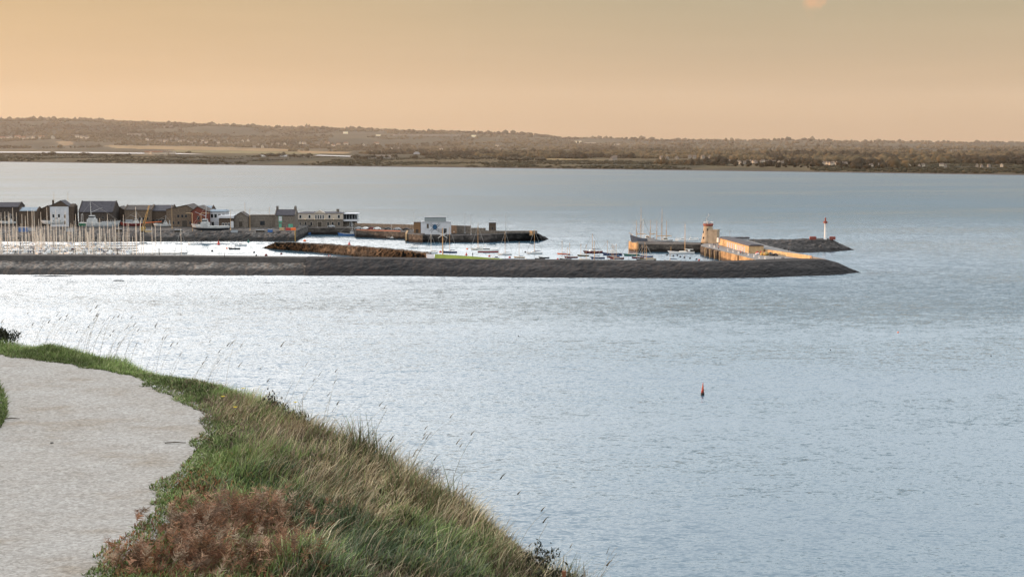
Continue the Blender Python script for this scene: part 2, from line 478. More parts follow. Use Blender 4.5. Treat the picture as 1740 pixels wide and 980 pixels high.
fp = np.linspace(-700, 2500, 900)
tt = np.linspace(0, 1, 150)
PX, T = np.meshgrid(fp, tt)
Ds0 = CAMZ * FPX / (np.interp(PX, shore_px, shore_py) - HORIZ)
D = 1.0 / ((1 - T) / (Ds0 - 25) + T / 11500.0)
Z, _ = far_height(PX, D)
X = (PX - 870) / FPX * D
# ground colour: sand at the edge, then rough grass and stubble fields
c = np.zeros(X.shape + (3,))
sand = 1 - smooth01((D - Ds0 - 28) / 45.0)
fld = fbm(X / 330, D / 900, 3, 77)
olive = np.array([.050, .042, .025]); straw = np.array([.085, .064, .034]); dark = np.array([.042, .036, .025]); sandc = np.array([.080, .064, .055])
c[:] = olive
w = smooth01((fld - .5) / .08)[..., None]; c = c * (1 - w) + straw * w
w = smooth01((.42 - fld) / .08)[..., None]; c = c * (1 - w) + dark * w
w = (smooth01((D - 6900) / 500))[..., None] * .6; c = c * (1 - w) + dark * 1.25 * w
FIELDS = [([(176, 247.2), (330, 248.6), (470, 252.6), (520, 255.5), (470, 257.2), (300, 254.6), (200, 252.0)], (.21, .14, .07)),
          ([(280, 255.2), (470, 257.6), (560, 259.2), (540, 262), (420, 261), (300, 258)], (.16, .13, .06)),
          ([(505, 256.4), (600, 258.4), (588, 261.4), (515, 260.2)], (.25, .16, .08)),
          ([(880, 268.4), (990, 270.4), (1045, 273), (960, 273), (890, 271)], (.20, .145, .07)),
          ([(100, 240.5), (125, 240), (128, 247), (104, 247)], (.20, .13, .07))]
def inside(poly, x, y):
    r = np.zeros(x.shape, bool); n = len(poly)
    for i in range(n):
        (x0, y0), (x1, y1) = poly[i], poly[(i+1) % n]
        r ^= ((y0 > y) != (y1 > y)) & (x < (x1-x0)*(y-y0)/((y1-y0) or 1e-9)+x0)
    return r
_, PYT = proj(X, D, Z)
for pl_, fc in FIELDS:
    w = inside(pl_, PX, PYT)[..., None]; c = np.where(w, np.array(fc), c)
c = c * (.62 + .8 * fbm(X / 60, D / 110, 3, 66))[..., None]
w = sand[..., None]; c = c * (1 - w) + sandc * w
far_m = mat('far land', (1, 1, 1), .95, .18, .02, spec=.05, attr='tint')
o = np_grid('terrain', X, D, Z, far_m, c.reshape(-1, 3))
tag(o, kind='structure')
# stubble field and estuary strips
def strip(name, pts, z, m, kind='structure'):
    b = MB(); b.add([P(px, py, z) for px, py in pts], [tuple(range(len(pts)))])
    return tag(b.build(name, m), kind=kind)
M_EST = mat('estuary water', (.42, .40, .39), .25, .08, .01, spec=.5)
strip('estuary', [(-500, 259.6), (60, 259.4), (225, 261.2), (352, 262.4), (300, 260.6), (100, 258.0), (-500, 257)], 8.0, M_EST)
strip('estuary', [(535, 264.5), (596, 266.3), (596, 265), (540, 263.3)], 8.0, M_EST)
def ico(sub=1):
    bm = bmesh.new(); bmesh.ops.create_icosphere(bm, subdivisions=sub, radius=1)
    v = np.array([x.co[:] for x in bm.verts]); f = np.array([[q.index for q in p.verts] for p in bm.faces]); bm.free()
    return v, f
IV, IF = ico(1)
IV2, IF2 = ico(2)
def blobs(name, ctr, rad, cols, m, V=None, F=None, jitter=.35, parent=None):
    V = IV if V is None else V; F = IF if F is None else F
    n, k = len(ctr), len(V)
    j = 1 + (rng.random((n, k, 1)) - .5) * 2 * jitter
    v = ctr[:, None, :] + V[None] * rad[:, None, :] * j
    f = (F[None] + (np.arange(n) * k)[:, None, None]).reshape(-1, 3)
    cc = np.repeat(cols, k, 0) if cols is not None else None
    if cc is not None:
        cc = cc * (1 + .35 * np.tile(V[:, 2], n)[:, None])          # each clump's tint runs lighter at the top, darker underneath
    return np_mesh(name, v.reshape(-1, 3), f.ravel(), np.arange(len(f)) * 3, None, m, cc, parent)
wood_m = mat('far woodland', (1, 1, 1), .95, .3, .05, spec=.05, attr='tint')
n = 60000
px = rng.uniform(-250, 2000, n)
u = rng.random(n)
dsh = CAMZ * FPX / (np.interp(px, shore_px, shore_py) - HORIZ)
Dn = np.interp(px, [-300, 480, 900, 1300, 1740, 2000], [6700, 5600, 3700, 2720, 2430, 2250])
D = 1 / ((1 - u) / Dn + u / 10900)
zt_, _ = far_height(px, D)
_, py = proj((px - 870) / FPX * D, D, zt_)
wl_px = [-300, 0, 175, 180, 330, 480, 500, 700, 900, 1050, 1300, 1500, 1740, 2000]
wl_py = [252, 252, 251, 246.5, 248.2, 252.5, 259, 264, 271, 278, 284.5, 288.5, 292.5, 297]
keep = (fbm((px - 870) / FPX * D / 300, D / 700, 3, 21) > .40) | (D > 9800)
keep &= py < np.interp(px, wl_px, wl_py)
for pl_, fc in FIELDS: keep &= ~inside(pl_, px, py)
for pl_ in ([(1232, 276), (1445, 280), (1445, 292), (1232, 289)], [(1475, 283.5), (1705, 288), (1705, 295), (1475, 292)]): keep &= ~(inside(pl_, px, py) & (rng.random(n) < .93))
px, D = px[keep], D[keep]
z, _ = far_height(px, D)
r = rng.uniform(2.6, 6.5, len(px)) * (.75 + .5 * fbm((px-870)/FPX*D/150, D/300, 2, 88)) * np.where(rng.random(len(px)) < .08, 1.7, 1) * np.where(D > 9700, 1.5, 1)
ctr = np.stack([(px - 870) / FPX * D, D, z + r * .55], -1)
rad = np.stack([r, r, r * rng.uniform(.7, 1.15, len(px))], -1)
tone = rng.random((len(px), 1)) * .22 + smooth01((fbm(ctr[:, 0] / 200, ctr[:, 1] / 420, 4, 3)[:, None] - .36) / .26) * .65
cols = np.array([.016, .013, .009]) * (1 - tone) + np.array([.105, .078, .042]) * tone
hz = smooth01((D - 5500) / 5500)[:, None] * .25  # aerial haze mixed into the colours of distant trees
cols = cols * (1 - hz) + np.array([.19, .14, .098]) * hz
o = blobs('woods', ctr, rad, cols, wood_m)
tag(o, kind='stuff')

# low scrub on the dunes between the woods and the beach
n = 15000
px = rng.uniform(-250, 2000, n); u = rng.random(n)
Dsh = CAMZ * FPX / (np.interp(px, shore_px, shore_py) - HORIZ)
D = Dsh + 50 + u**1.3 * np.interp(px, [-300, 480, 900, 1740], [1500, 1300, 900, 600])
keep = fbm((px - 870) / FPX * D / 120, D / 190, 3, 61) > .47
zt_, _ = far_height(px, D); _, py = proj((px - 870) / FPX * D, D, zt_)
for pl_, fc in FIELDS: keep &= ~inside(pl_, px, py)
px, D, zt_ = px[keep], D[keep], zt_[keep]
r = rng.uniform(1.0, 3.2, len(px))
ctr = np.stack([(px - 870) / FPX * D, D, zt_ + r * .2], -1)
cols = np.array([.034, .030, .018]) * rng.uniform(.5, 1.7, (len(px), 1))
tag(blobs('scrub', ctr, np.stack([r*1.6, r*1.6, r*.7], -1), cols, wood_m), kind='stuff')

# dark single trees along the far beach: trunk + crown of many leaf clumps
leaf_m = mat('shore tree leaves', (.055, .047, .033), .9, .35, .3, spec=.05, attr='tint')
bark_m = mat('bark', (.06, .045, .035), .9, .3, 1)
def make_tree(label, spread, height, seed):
    rg = np.random.default_rng(seed)
    t = thing('shore_tree', label, 'tree')
    b = MB(); b.tube((0, 0, -1), (.3, 0, height*.55), .55, .3)
    for a in range(4):
        an = a*1.6+seed; b.tube((.1, 0, height*.3), (math.cos(an)*spread*.5, math.sin(an)*spread*.5, height*.7), .25, .1)
    b.build('trunk', bark_m, t)
    k = 46
    an, rr, hh = rg.uniform(0, 6.28, k), rg.random(k)**.5, rg.random(k)
    ctr = np.stack([np.cos(an)*rr*spread*.8, np.sin(an)*rr*spread*.8, height*(.42+.5*hh*(1-.55*rr**2))], -1)
    rad = np.repeat(rg.uniform(.14, .27, k)[:, None]*spread, 3, 1) * np.array([1, 1, .72])
    cols = np.repeat(rg.uniform(.6, 1.5, (k, 1)), 3, 1)
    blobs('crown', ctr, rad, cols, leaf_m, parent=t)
    return t
tree_labels = ['dark spreading tree in the lone clump by the estuary at the left end of the far shore', 'dark tree in the wide clump along the far beach']
protos = [make_tree('x', 9.5, 12, 3), make_tree('x', 7.5, 13.5, 8), make_tree('x', 11, 11, 15)]
used = [False] * 3
clumps = [((62, 92), 265.5, 4, 'dark round tree of the leftmost clump on the far beach'),
          ((138, 158), 265.5, 4, 'dark tree of the paired clump beside the far estuary'),
          ((192, 224), 266.8, 4, 'low dark tree of the ragged clump left of the far white cottages'),
          ((318, 326), 262, 1, 'single dark round tree standing alone right of the far white cottages'),
          ((437, 486), 268, 7, 'dark tree of the first long clump on the far beach'),
          ((490, 530), 269, 6, 'dark tree of the clump beside the parked white caravans on the far shore'),
          ((602, 660), 271, 9, 'dark tree of the big clump over the long low building on the far beach'),
          ((668, 676), 271, 1, 'small dark tree just right of the long low building on the far beach'),
          ((698, 712), 270.5, 2, 'dark tree below the pale arched roof on the far shore'),
          ((722, 776), 271.5, 7, 'dark tree of the clump in the middle of the far beach'),
          ((785, 835), 273, 8, 'dark tree of the long clump above the middle of the far beach'),
          ((845, 902), 275.5, 8, 'dark tree of the last long clump on the far beach'),
          ((912, 925), 276, 2, 'dark bushy tree at the right end of the clumps on the far beach')]
for (a, b_), py, k, lab in clumps:
    for i in range(k):
        q = a + (b_ - a) * ((i + .5) / k) + random.uniform(-2, 2)
        j = random.randrange(3)
        p = P(q, py + random.uniform(-.6, .6), 5.5)
        o = protos[j] if not used[j] else copy_tree(protos[j]); used[j] = True
        o.location = (p.x, p.y, 5.0)
        o.rotation_euler.z = random.uniform(0, 6); o.scale = (random.uniform(.8, 1.25),) * 3
        tag(o, lab, 'tree', 'dark trees along the far beach')

# far houses
M_PINKLIT = mat('pale far wall', (.42, .35, .27), .9, .15, .05)
M_DULL = mat('grey far wall', (.20, .18, .155), .9, .15, .05)
M_FARROOF = mat('far roof', (.15, .115, .09), .9, .2, .05)
M_BROWNFAR = mat('rust far roof', (.20, .10, .06), .9, .2, .05)
def make_house(w, d, h, roof_h, wall, roof, name='far_house'):
    t = thing(name, 'x', 'house')
    b = MB(); b.box(-w/2, w/2, -d/2, d/2, -3, h)
    b.add([(-w/2, -d/2, h), (-w/2, d/2, h), (-w/2, 0, h+roof_h), (w/2, -d/2, h), (w/2, d/2, h), (w/2, 0, h+roof_h)], [(0, 2, 1), (3, 4, 5)])
    b.box(w*.2, w*.2+1, -.5, .5, h+roof_h*.6, h+roof_h+1.2)
    b.build('wall', wall, t)
    e = .5
    r = MB()
    for s in (-1, 1):
        r.add([(-w/2-e, s*(d/2+e), h-e*roof_h/(d/2)), (w/2+e, s*(d/2+e), h-e*roof_h/(d/2)), (w/2+e, 0, h+roof_h+.12), (-w/2-e, 0, h+roof_h+.12),
               (-w/2-e, s*(d/2+e), h+.3-e*roof_h/(d/2)), (w/2+e, s*(d/2+e), h+.3-e*roof_h/(d/2)), (w/2+e, 0, h+roof_h+.42), (-w/2-e, 0, h+roof_h+.42)],
              [(0,3,2,1),(4,5,6,7),(0,1,5,4),(1,2,6,5),(2,3,7,6),(3,0,4,7)])
    r.build('roof', roof, t)
    return t
HP = [make_house(15, 9, 6, 4, M_PINKLIT, M_FARROOF), make_house(11, 8, 5, 3.6, M_DULL, M_FARROOF), make_house(20, 10, 5.5, 4, M_PINKLIT, M_BROWNFAR)]
hused = [False] * 3
def far_D(px, py):
    """distance at which the ray of that pixel meets the far land"""
    Dq = np.linspace(2300, 10900, 3000)
    zq, ds = far_height(np.full_like(Dq, px), Dq)
    d = ray(px, py)
    zr = CAMZ + d.z / d.y * Dq
    hit = np.where((zq >= zr) & (Dq > ds))[0]
    return Dq[hit[0]] if len(hit) else 10400.0
def far_house(px, py, k, lab, grp, sc=1.0, rz=None):
    o = HP[k] if not hused[k] else copy_tree(HP[k]); hused[k] = True
    Dh = far_D(px, py) - 25
    zz, _ = far_height(np.array([px]), np.array([Dh]))
    p = Q(px, py, Dh)
    o.location = (p.x, Dh, float(zz[0]) + 2.0)
    o.rotation_euler.z = random.choice([0, 1.57, .5, 1.1]) if rz is None else rz
    o.scale = (sc,) * 3
    tag(o, lab, 'house', grp)
for q in (3, 13, 19, 30, 38, 49, 58, 70, 90):
    far_house(q, 236 + random.uniform(-2, 1), random.choice((0, 2)), 'sunlit gabled house in the row on the hillside at the far left', 'sunlit houses at the far left', 1.5)
for q in (131, 140, 148):
    far_house(q, 233.5 + (q-131)*.12, 0, 'low sunlit house in the short row right of the hillside houses', 'short row of sunlit houses', 1.4)
for q in np.linspace(252, 420, 26):
    far_house(q + random.uniform(-3, 3), 240 + random.uniform(-4, 4) + (q-252)*.015, random.choice((0, 1, 1)), 'small pale house among the trees above the stubble field', 'houses above the stubble field', 1.15)
for q in (432, 440, 446, 463, 472, 484):
    far_house(q, 249 + random.uniform(-3, 3), random.choice((1, 0)), 'grey gabled house between the stubble field and the shore clumps', 'grey houses behind the shore clumps', 1.2)
for q in (251, 259, 266, 273, 281, 288, 296):
    far_house(q, 262.5, 2 if q < 275 else 0, 'white cottage in the cluster on the spit beside the estuary', 'cottages on the spit', .95)
for q in (510, 517, 540, 556, 566, 575, 588, 618, 640):
    far_house(q, 247 + random.uniform(-3, 4), random.choice((0, 2)), 'warm lit house on the far slope above the caravans', 'warm lit houses on the far slope', 1.2)
for q in (665, 678, 700, 730, 750, 830, 845, 850, 871):
    far_house(q, 253 + random.uniform(-5, 5), random.choice((1, 0)), 'small pale house half hidden in the woods above the middle of the far beach', 'houses in the far woods', 1.0)
for q in (1040, 1045, 1125, 1134, 1150):
    far_house(q, 273 + random.uniform(-1.5, 1.5), random.choice((0, 1)), 'small house near the water left of the white far terrace', 'houses left of the white far terrace', .95)
for q in (1172, 1180, 1188, 1194, 1200, 1206):
    far_house(q, 269.5 + random.uniform(-3, 1), 1, 'grey house in the block standing above the far terrace', 'grey block above the far terrace', .8)
for q in np.linspace(1240, 1345, 19):
    far_house(q + random.uniform(-2, 2), 278 + random.uniform(-2, 1.5), random.choice((0, 0, 1)), 'white house in the terrace along the far shore road', 'white houses along the far shore road', .52)
for q in np.linspace(1388, 1436, 11):
    far_house(q, 281 + random.uniform(-1, 1), 0, 'pale house of the tight row right of the white far terrace', 'tight row on the far shore', .55)
for q in (1480, 1490, 1496, 1545, 1562, 1568, 1600, 1607, 1660, 1668, 1680, 1702):
    far_house(q, 284.5 + random.uniform(-2, 1), random.choice((0, 1)), 'pale house among the trees near the right end of the far shore', 'houses at the right end of the far shore', .48)
# far large sheds that catch the sun
def far_shed(px, py, w, h, lab, m, roofm=None, name='far_warehouse', d=14):
    Dh = far_D(px, py) - 20; p = Q(px, py, Dh); ww = w * Dh / FPX; hh = h * Dh / FPX
    t = thing(name, lab, 'warehouse', (p.x, Dh, p.z))
    b = MB(); b.box(-ww/2, ww/2, 0, d, -6, hh); b.build('wall', m, t)
    r = MB()
    r.add([(-ww/2-1, -1, hh+.1), (ww/2+1, -1, hh+.1), (ww/2+1, d+1, hh+.1), (-ww/2-1, d+1, hh+.1), (-ww/2-1, d/2, hh+2.5), (ww/2+1, d/2, hh+2.5)],
          [(0, 1, 5, 4), (3, 4, 5, 2), (0, 4, 3), (1, 2, 5), (0, 3, 2, 1)])
    r.build('roof', roofm or M_FARROOF, t)
    return t
M_GLARE = mat('sunlit white cladding', (.86, .74, .50), .5, .05, .01)
far_shed(980, 243, 16, 3.2, 'bright white warehouse shining on the far hillside right of centre', M_GLARE)
far_shed(1003, 244, 18, 1.6, 'long dull pale warehouse right beside the shining far warehouse', M_PINKLIT)
far_shed(1046, 246.5, 16, 1.6, 'low pale shed on the far hillside below the ridge right of the shining warehouse', M_PINKLIT)
far_shed(587, 227, 8, 3, 'small bright white building on the far hillside left of centre', M_GLARE)
far_shed(643, 231, 9, 2, 'sunlit low building left of the long grey far warehouse', M_GLARE)
far_shed(725, 231.5, 118, 2.4, 'very long grey warehouse roof across the far hillside', M_DULL)
far_shed(805, 232.8, 8, 3.2, 'bright white building at the right end of the long grey far warehouse', M_GLARE)
far_shed(285, 217, 16, 2, 'pale long shed high on the far left hillside', M_DULL)
far_shed(228, 230, 24, 2, 'pale long shed halfway up the far left hillside', M_DULL)
far_shed(647, 269.5, 32, 4, 'long low flat building under the big tree clump on the far beach', M_DULL, name='beach_building', d=10)
# arched glasshouse
Dh = far_D(708, 262) - 10; p = Q(708, 262, Dh)
t = thing('arched_hall', 'pale arched roof hall standing in the far trees', 'hall', (p.x, Dh, p.z))
b = MB(); k = 10; rr = 6 * Dh / FPX
vs = [(rr*math.cos(math.pi*i/k), y, rr*.75*math.sin(math.pi*i/k)) for y in (0, 14) for i in range(k+1)]
b.add(vs, [(i, i+1, k+2+i, k+1+i) for i in range(k)]); b.build('roof', M_DULL, t)
b = MB(); b.add([(rr*.9*math.cos(math.pi*i/k), .6, rr*.68*math.sin(math.pi*i/k)) for i in range(k+1)], [tuple(range(k+1))]); b.build('end_wall', M_GREY, t)
# parked caravans
b = MB(); b.taper(-3, 3, -1.2, 1.2, .5, 2.9, .3, .1)
vroot = None
for q in (445, 449, 477, 482, 485, 512, 516):
    Dh = far_D(q, 267.5) - 8; p = Q(q, 266.5, Dh)
    if vroot is None:
        o = vroot = thing('parked_caravan', 'x', 'caravan')
        b.build('body', M_WHITE, o)
        wn = MB(); wn.box(-2, 2, -1.26, -1.14, 1.7, 2.4); wn.build('window', M_GLASS, o)
        for s in (-1, 1):
            w = MB(); w.tube((s*.6, -1.2, .4), (s*.6, -.9, .4), .4, .4, 10); w.build('wheel', M_TYRE, o)
    else: o = copy_tree(vroot)
    o.location = p; o.scale = (1.6,)*3
    tag(o, 'white caravan parked by the dark tree clumps on the far shore', 'caravan', 'caravans on the far shore')

# evening haze over the bay's far side: a real scattering volume
hm = bpy.data.materials.new('evening haze'); hm.use_nodes = True
t = hm.node_tree; t.nodes.clear()
ov = N(t, 'ShaderNodeOutputMaterial'); vsn = N(t, 'ShaderNodeVolumeScatter')
vsn.inputs['Color'].default_value = (.95, .79, .62, 1); vsn.inputs['Density'].default_value = 3.0e-5; vsn.inputs['Anisotropy'].default_value = .2
L(t, vsn.outputs[0], ov.inputs['Volume'])
b = MB(); b.box(-9000, 9000, 1500, 12500, .3, 420)
tag(b.build('haze', hm), kind='stuff')
# ------------------------------------------------------------------ breakwaters and piers
M_ROCK = rock_mat('breakwater boulders', (.20, .185, .165), (.058, .052, .047), (.020, .017, .014), 1.9, .75)
M_ROCKDK = rock_mat('dark armour boulders', (.085, .075, .068), (.028, .025, .023), (.014, .012, .011), 1.4, .6)
M_ROCKBR = rock_mat('brown mound boulders', (.135, .100, .070), (.042, .031, .023), (.024, .018, .013), .9, .65)
M_SLAB = rock_mat('stone pitching', (.034, .030, .029), (.018, .016, .015), (.006, .005, .005), 2.4, .5, light=.2)
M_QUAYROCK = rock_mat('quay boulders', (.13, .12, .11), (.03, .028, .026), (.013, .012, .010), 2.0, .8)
M_QUAYWALL = rock_mat('quay masonry', (.44, .30, .16), (.30, .20, .11), (.07, .05, .035), 1.1, .5, light=.15)  # copy for sunlit faces, the low sun's orange put into its colour
M_DARKWALL = rock_mat('shaded quay masonry', (.115, .10, .085), (.06, .052, .046), (.018, .015, .013), 1.5, .7, light=.2)  # darker copy for faces turned from the sun, shade put into its colour

def rough(p, amp, sc=.35):
    v = Vector(p)
    q = v * sc
    d = mnoise.noise_vector(q) * amp + mnoise.noise_vector(q * 2.7) * amp * .55
    return v + d
def interp_st(st, step):
    """resample stations [(a_vec, b_vec...)] along their length"""
    res = []
    for i in range(len(st) - 1):
        n = max(1, int((st[i+1][0] - st[i][0]).length / step))
        for k in range(n):
            f = k / n
            res.append([a.lerp(b, f) for a, b in zip(st[i], st[i+1])])
    res.append(st[-1])
    return res
def rock_bank(name, stations, mats, amp, step=1.2, nrow=9, parent=None, back=True, conc=True, topamp=.15):
    """bank from waterline to crest (front), a flat top, and the bank behind; stations: (front waterline, front crest, back crest, back waterline)"""
    st = interp_st(stations, step)
    b = MB(); rows = []
    for s in st:
        wl, c1, c2, w2 = s
        lo = wl + (wl - c1) * .25; lo.z = min(lo.z, -1.2)
        lo2 = w2 + (w2 - c2) * .25; lo2.z = min(lo2.z, -1.2)
        row = []
        for k in range(nrow): row.append(rough(lo.lerp(c1, k / (nrow-1)), amp if k < nrow-1 else topamp))
        for k in range(1, 4): row.append(rough(c1.lerp(c2, k / 3), topamp))
        for k in range(1, nrow): row.append(rough(c2.lerp(lo2, k / (nrow-1)), amp))
        rows.append(row)
    b.grid(rows)
    b.add(rows[0], [tuple(range(len(rows[0])))]); b.add(rows[-1], [tuple(range(len(rows[-1]))[::-1])])
    return b.build(name, mats, parent)

# near breakwater: rubble bank on the left, pitched stone towards the right, ending in a low round tip
def st_main(px, ytop, ywl, zt, width=9.0):
    c1 = P(px, ytop, zt); wl = P(px, ywl, 0)
    c2 = c1 + Vector((0, width, 0)); w2 = c2 + Vector((0, 9, -zt))
    return [wl, c1, c2, w2]
bw = thing('breakwater', 'long near breakwater closing the harbour, grey rubble at left and smooth dark stone at right', 'breakwater')
wall_top = [(-260, 431.5, 466, 6.4), (0, 433.8, 467, 6.4), (240, 434.8, 468, 6.2), (520, 438.0, 468.6, 5.9)]
stL = []
for px, yt, yw, zt in wall_top:
    c = P(px, yt, zt)
    f = c + Vector((0, -1.2, -2.2))
    wl = P(px, yw, 0)
    stL.append([wl, f, f + Vector((0, 1.4, 0)), c + Vector((0, 18, -zt))])
rock_bank('rubble_bank', stL, M_ROCK, .42, 1.0, 11, bw)
wl_ = MB()
for i in range(len(wall_top) - 1):
    a = P(wall_top[i][0], wall_top[i][1], wall_top[i][3]); b_ = P(wall_top[i+1][0], wall_top[i+1][1], wall_top[i+1][3])
    n = 14
    for k in range(n):
        p, q = a.lerp(b_, k/n), a.lerp(b_, (k+1)/n)
        wl_.add([(p.x, p.y-.9, p.z-2.6), (q.x, q.y-.9, q.z-2.6), (q.x, q.y, q.z), (p.x, p.y, p.z), (p.x, p.y+8, p.z), (q.x, q.y+8, q.z), (p.x, p.y+8.6, -1), (q.x, q.y+8.6, -1)],
                [(0, 1, 2, 3), (3, 2, 5, 4), (4, 5, 7, 6)])
M_PARA = mat('weathered breakwater wall', (.066, .060, .055), .9, .22, .5, bump=.1)
wl_.build('parapet', M_PARA, bw)
stR = [st_main(519, 438.0, 468.6, 5.9), st_main(700, 440.2, 468.9, 5.6), st_main(870, 442.4, 471.5, 5.2), st_main(1060, 444.6, 472.5, 5.1),
       st_main(1180, 446.4, 472.6, 5.0), st_main(1257, 445.4, 472.4, 5.0), st_main(1300, 445.2, 471.6, 5.0, 14), st_main(1352, 442.4, 469.6, 5.1, 12), st_main(1404, 441.3, 468, 5.0, 5)]
stR += [[P(1424, 466.8, 0), P(1422, 446.8, 3.8), P(1424, 446.0, 3.7), P(1428, 458, 0)],
        [P(1444, 465.9, 0), P(1440, 455, 1.7), P(1442, 454.6, 1.6), P(1448, 460.5, 0)],
        [P(1466, 465.0, -.3), P(1464, 464.2, -.2), P(1465, 464, -.2), P(1468, 464, -.4)]]
rock_bank('stone_slope', stR, M_SLAB, .36, 1.1, 11, bw, topamp=.06)
# slipway and odd stones at the foot on the left
b = MB(); p0, p1 = P(70, 468, .1), P(104, 471, .1)
V = IV2 * np.array([9, 1.2, .35]) * (1 + (rng.random((len(IV2), 1)) - .5) * .4) + np.array([P(88, 469.5, 0).x, P(88, 469.5, 0).y, 0]); b.add(V.tolist(), IF2.tolist())
tag(b.build('flat_rock', M_ROCKDK), 'low dark flat rock awash just off the left foot of the near breakwater', 'rock')
b = MB(); V = IV2 * np.array([2.4, .8, .3]) * (1 + (rng.random((len(IV2), 1)) - .5) * .4) + np.array([P(202, 477, 0).x, P(202, 477, 0).y, 0]); b.add(V.tolist(), IF2.tolist())
tag(b.build('flat_rock', M_ROCKDK), 'small dark rock showing alone in the water in front of the near breakwater', 'rock')

# lawn of the sailing club on top of the breakwater, with a ramp wall at its left end
zl = 6.2
lawn_pts = [P(739, 440.2, 5.75), P(870, 442.0, 5.35)]
b = MB()
pts = [(738, 440.6, 5.25), (884, 443.0, 4.9), (852, 439.6, 5.2), (800, 435.2, 5.9), (744, 431.8, 6.5), (739, 432, 6.5)]
v3 = [P(a, c, z) for a, c, z in pts]
b.add(v3, [tuple(range(len(v3)))])
b.add([(p.x, p.y, -1) for p in v3] + v3, [(i, (i+1) % 6, 6 + (i+1) % 6, 6 + i) for i in range(6)])
M_LAWN = mat('clipped lawn', (.15, .185, .03), .95, .25, .3, spec=.1)
tag(b.build('lawn', M_LAWN), 'bright green sunlit lawn strip on the near breakwater below the boats', 'lawn', kind='structure')
b = MB(); v3 = [P(726, 440.4, 5.3), P(738.4, 440.6, 5.3), P(737, 431.6, 6.5), P(724, 431.4, 6.5)]
b.add(v3, [(0, 1, 2, 3)]); b.add([(p.x, p.y, -1) for p in v3] + v3, [(i, (i+1) % 4, 4 + (i+1) % 4, 4 + i) for i in range(4)])
tag(b.build('slipway', mat('slipway concrete', (.30, .29, .29), .8, .15, .3)), 'pale grey concrete slipway between the boulder mound and the green lawn', 'slipway', kind='structure')

# brown boulder mound, running from the middle of the marina entrance to the near breakwater
def st_mound(px, ytop, ywl, zt, wd=5):
    c1 = P(px, ytop, zt); wl = P(px, ywl, 0); c2 = c1 + Vector((1.2, wd, 0)); w2 = c2 + Vector((2, 6, -zt)); return [wl, c1, c2, w2]
stM = [[P(445, 421.5, -.3), P(447, 421, .1), P(448, 420.6, .1), P(449, 420, -.3)], st_mound(455, 417, 421.8, 1.8, 2), st_mound(467, 411.8, 422.8, 4.0), st_mound(500, 413, 425.5, 4.2), st_mound(560, 416, 431, 4.4),
       st_mound(620, 420, 437.5, 4.8), st_mound(680, 425, 441.5, 5.2), st_mound(727, 431, 444, 5.8)]
tag(rock_bank('boulder_mound', stM, M_ROCKBR, .75, 1.0, 10, topamp=.5), 'long sunlit brown mound of boulders inside the harbour left of the lawn', 'breakwater')

# quay with boulder face on the left, carrying the old houses
quay = thing('west_quay', 'broad dark quay with a boulder face behind the marina, carrying the row of houses', 'quay')
ZQ = 5.0
stQ = []
for px, yt, yw in ((-260, 388, 408), (0, 390, 410), (130, 391, 411.5), (300, 391.5, 410.5), (440, 392.2, 410), (502, 392.8, 410)):
    c1 = P(px, yt, ZQ); stQ.append([P(px, yw, 0), c1, c1 + Vector((0, 90, 0)), c1 + Vector((0, 96, -ZQ))])
rock_bank('boulder_face', stQ, M_QUAYROCK, .55, 1.1, 9, quay, topamp=.05)
pa = P(503, 392.8, ZQ)
# continuing quay on the far side of the trawler dock: runs right to the round pier head
def deck(name, pts, z, m, parent, z0=-1.5):
    b = MB()
    v3 = [P(a, c, z) for a, c in pts]
    b.prism([(p.x, p.y) for p in v3], z0, z)
    return b.build(name, m, parent)
deck('quay_wall', [(496, 387.0), (601, 387.6), (605, 391.6), (694, 394.5), (702, 388), (600, 383), (490, 383)], 4.0, M_DARKWALL, quay)
# low wall of the quay behind the parked cars
def wallbox(name, a, b_, z0, z1, th, m, parent):
    a, b_ = Vector(a), Vector(b_); d = (b_ - a); d.z = 0; d.normalize(); nrm = Vector((-d.y, d.x, 0)) * th
    k = MB(); k.prism([(a.x, a.y), (b_.x, b_.y), (b_.x + nrm.x, b_.y + nrm.y), (a.x + nrm.x, a.y + nrm.y)], z0, z1)
    return k.build(name, m, parent)
w1, w2 = P(603, 386.8, 4.0), P(704, 389.4, 4.0)
tag(wallbox('sea_wall', w1, w2, 3.9, 6.6, 1.2, M_STONE, None), 'long dark stone wall behind the cars parked on the quay', 'wall')
ks, ke = P(605, 391.2, 4.0), P(680, 393.4, 4.0)
tag(wallbox('kerb_rail', ks, ke, 4.0, 4.5, .5, mat('orange kerb', (.42, .16, .09), .7, .2, .5), None), 'long low orange-red fender kerb along the quay edge under the parked cars', 'kerb')

# middle pier with the octopus shed: rubble front, walls on top
mid = thing('middle_pier', 'dark rock pier in the middle of the harbour carrying the white mural shed', 'pier')
def st_mid(px, ytop, ywl, zt, wd=22):
    c1 = P(px, ytop, zt); c2 = c1 + Vector((0, wd, 0)); return [P(px, ywl, 0), c1, c2, c2 + Vector((0, 6, -zt))]
rock_bank('rubble_face', [st_mid(717, 400.5, 411.5, 3.6), st_mid(770, 400.5, 412, 3.6), st_mid(830, 399, 412, 4.0), st_mid(870, 396.5, 410, 4.5), st_mid(905, 396, 409, 4.6, 14),
      [P(920, 409, 0), P(914, 397, 4.3), P(915, 396.5, 4.2), P(922, 402, 0)], [P(935, 407.5, -.3), P(931, 406.8, 0), P(932, 406.6, 0), P(936, 406, -.3)]], M_ROCKDK, .5, 1.0, 8, mid, topamp=.12)
deck('pier_head', [(692, 397.6), (718, 399.4), (722, 396), (706, 389.5), (694, 392)], 4.2, M_DARKWALL, mid)
c = P(692.5, 398, 4.2)
wallbox('end_wall', P(691.6, 397.7, 4.2), P(694, 392, 4.2), -1, 4.5, 1.0, M_QUAYWALL, mid)
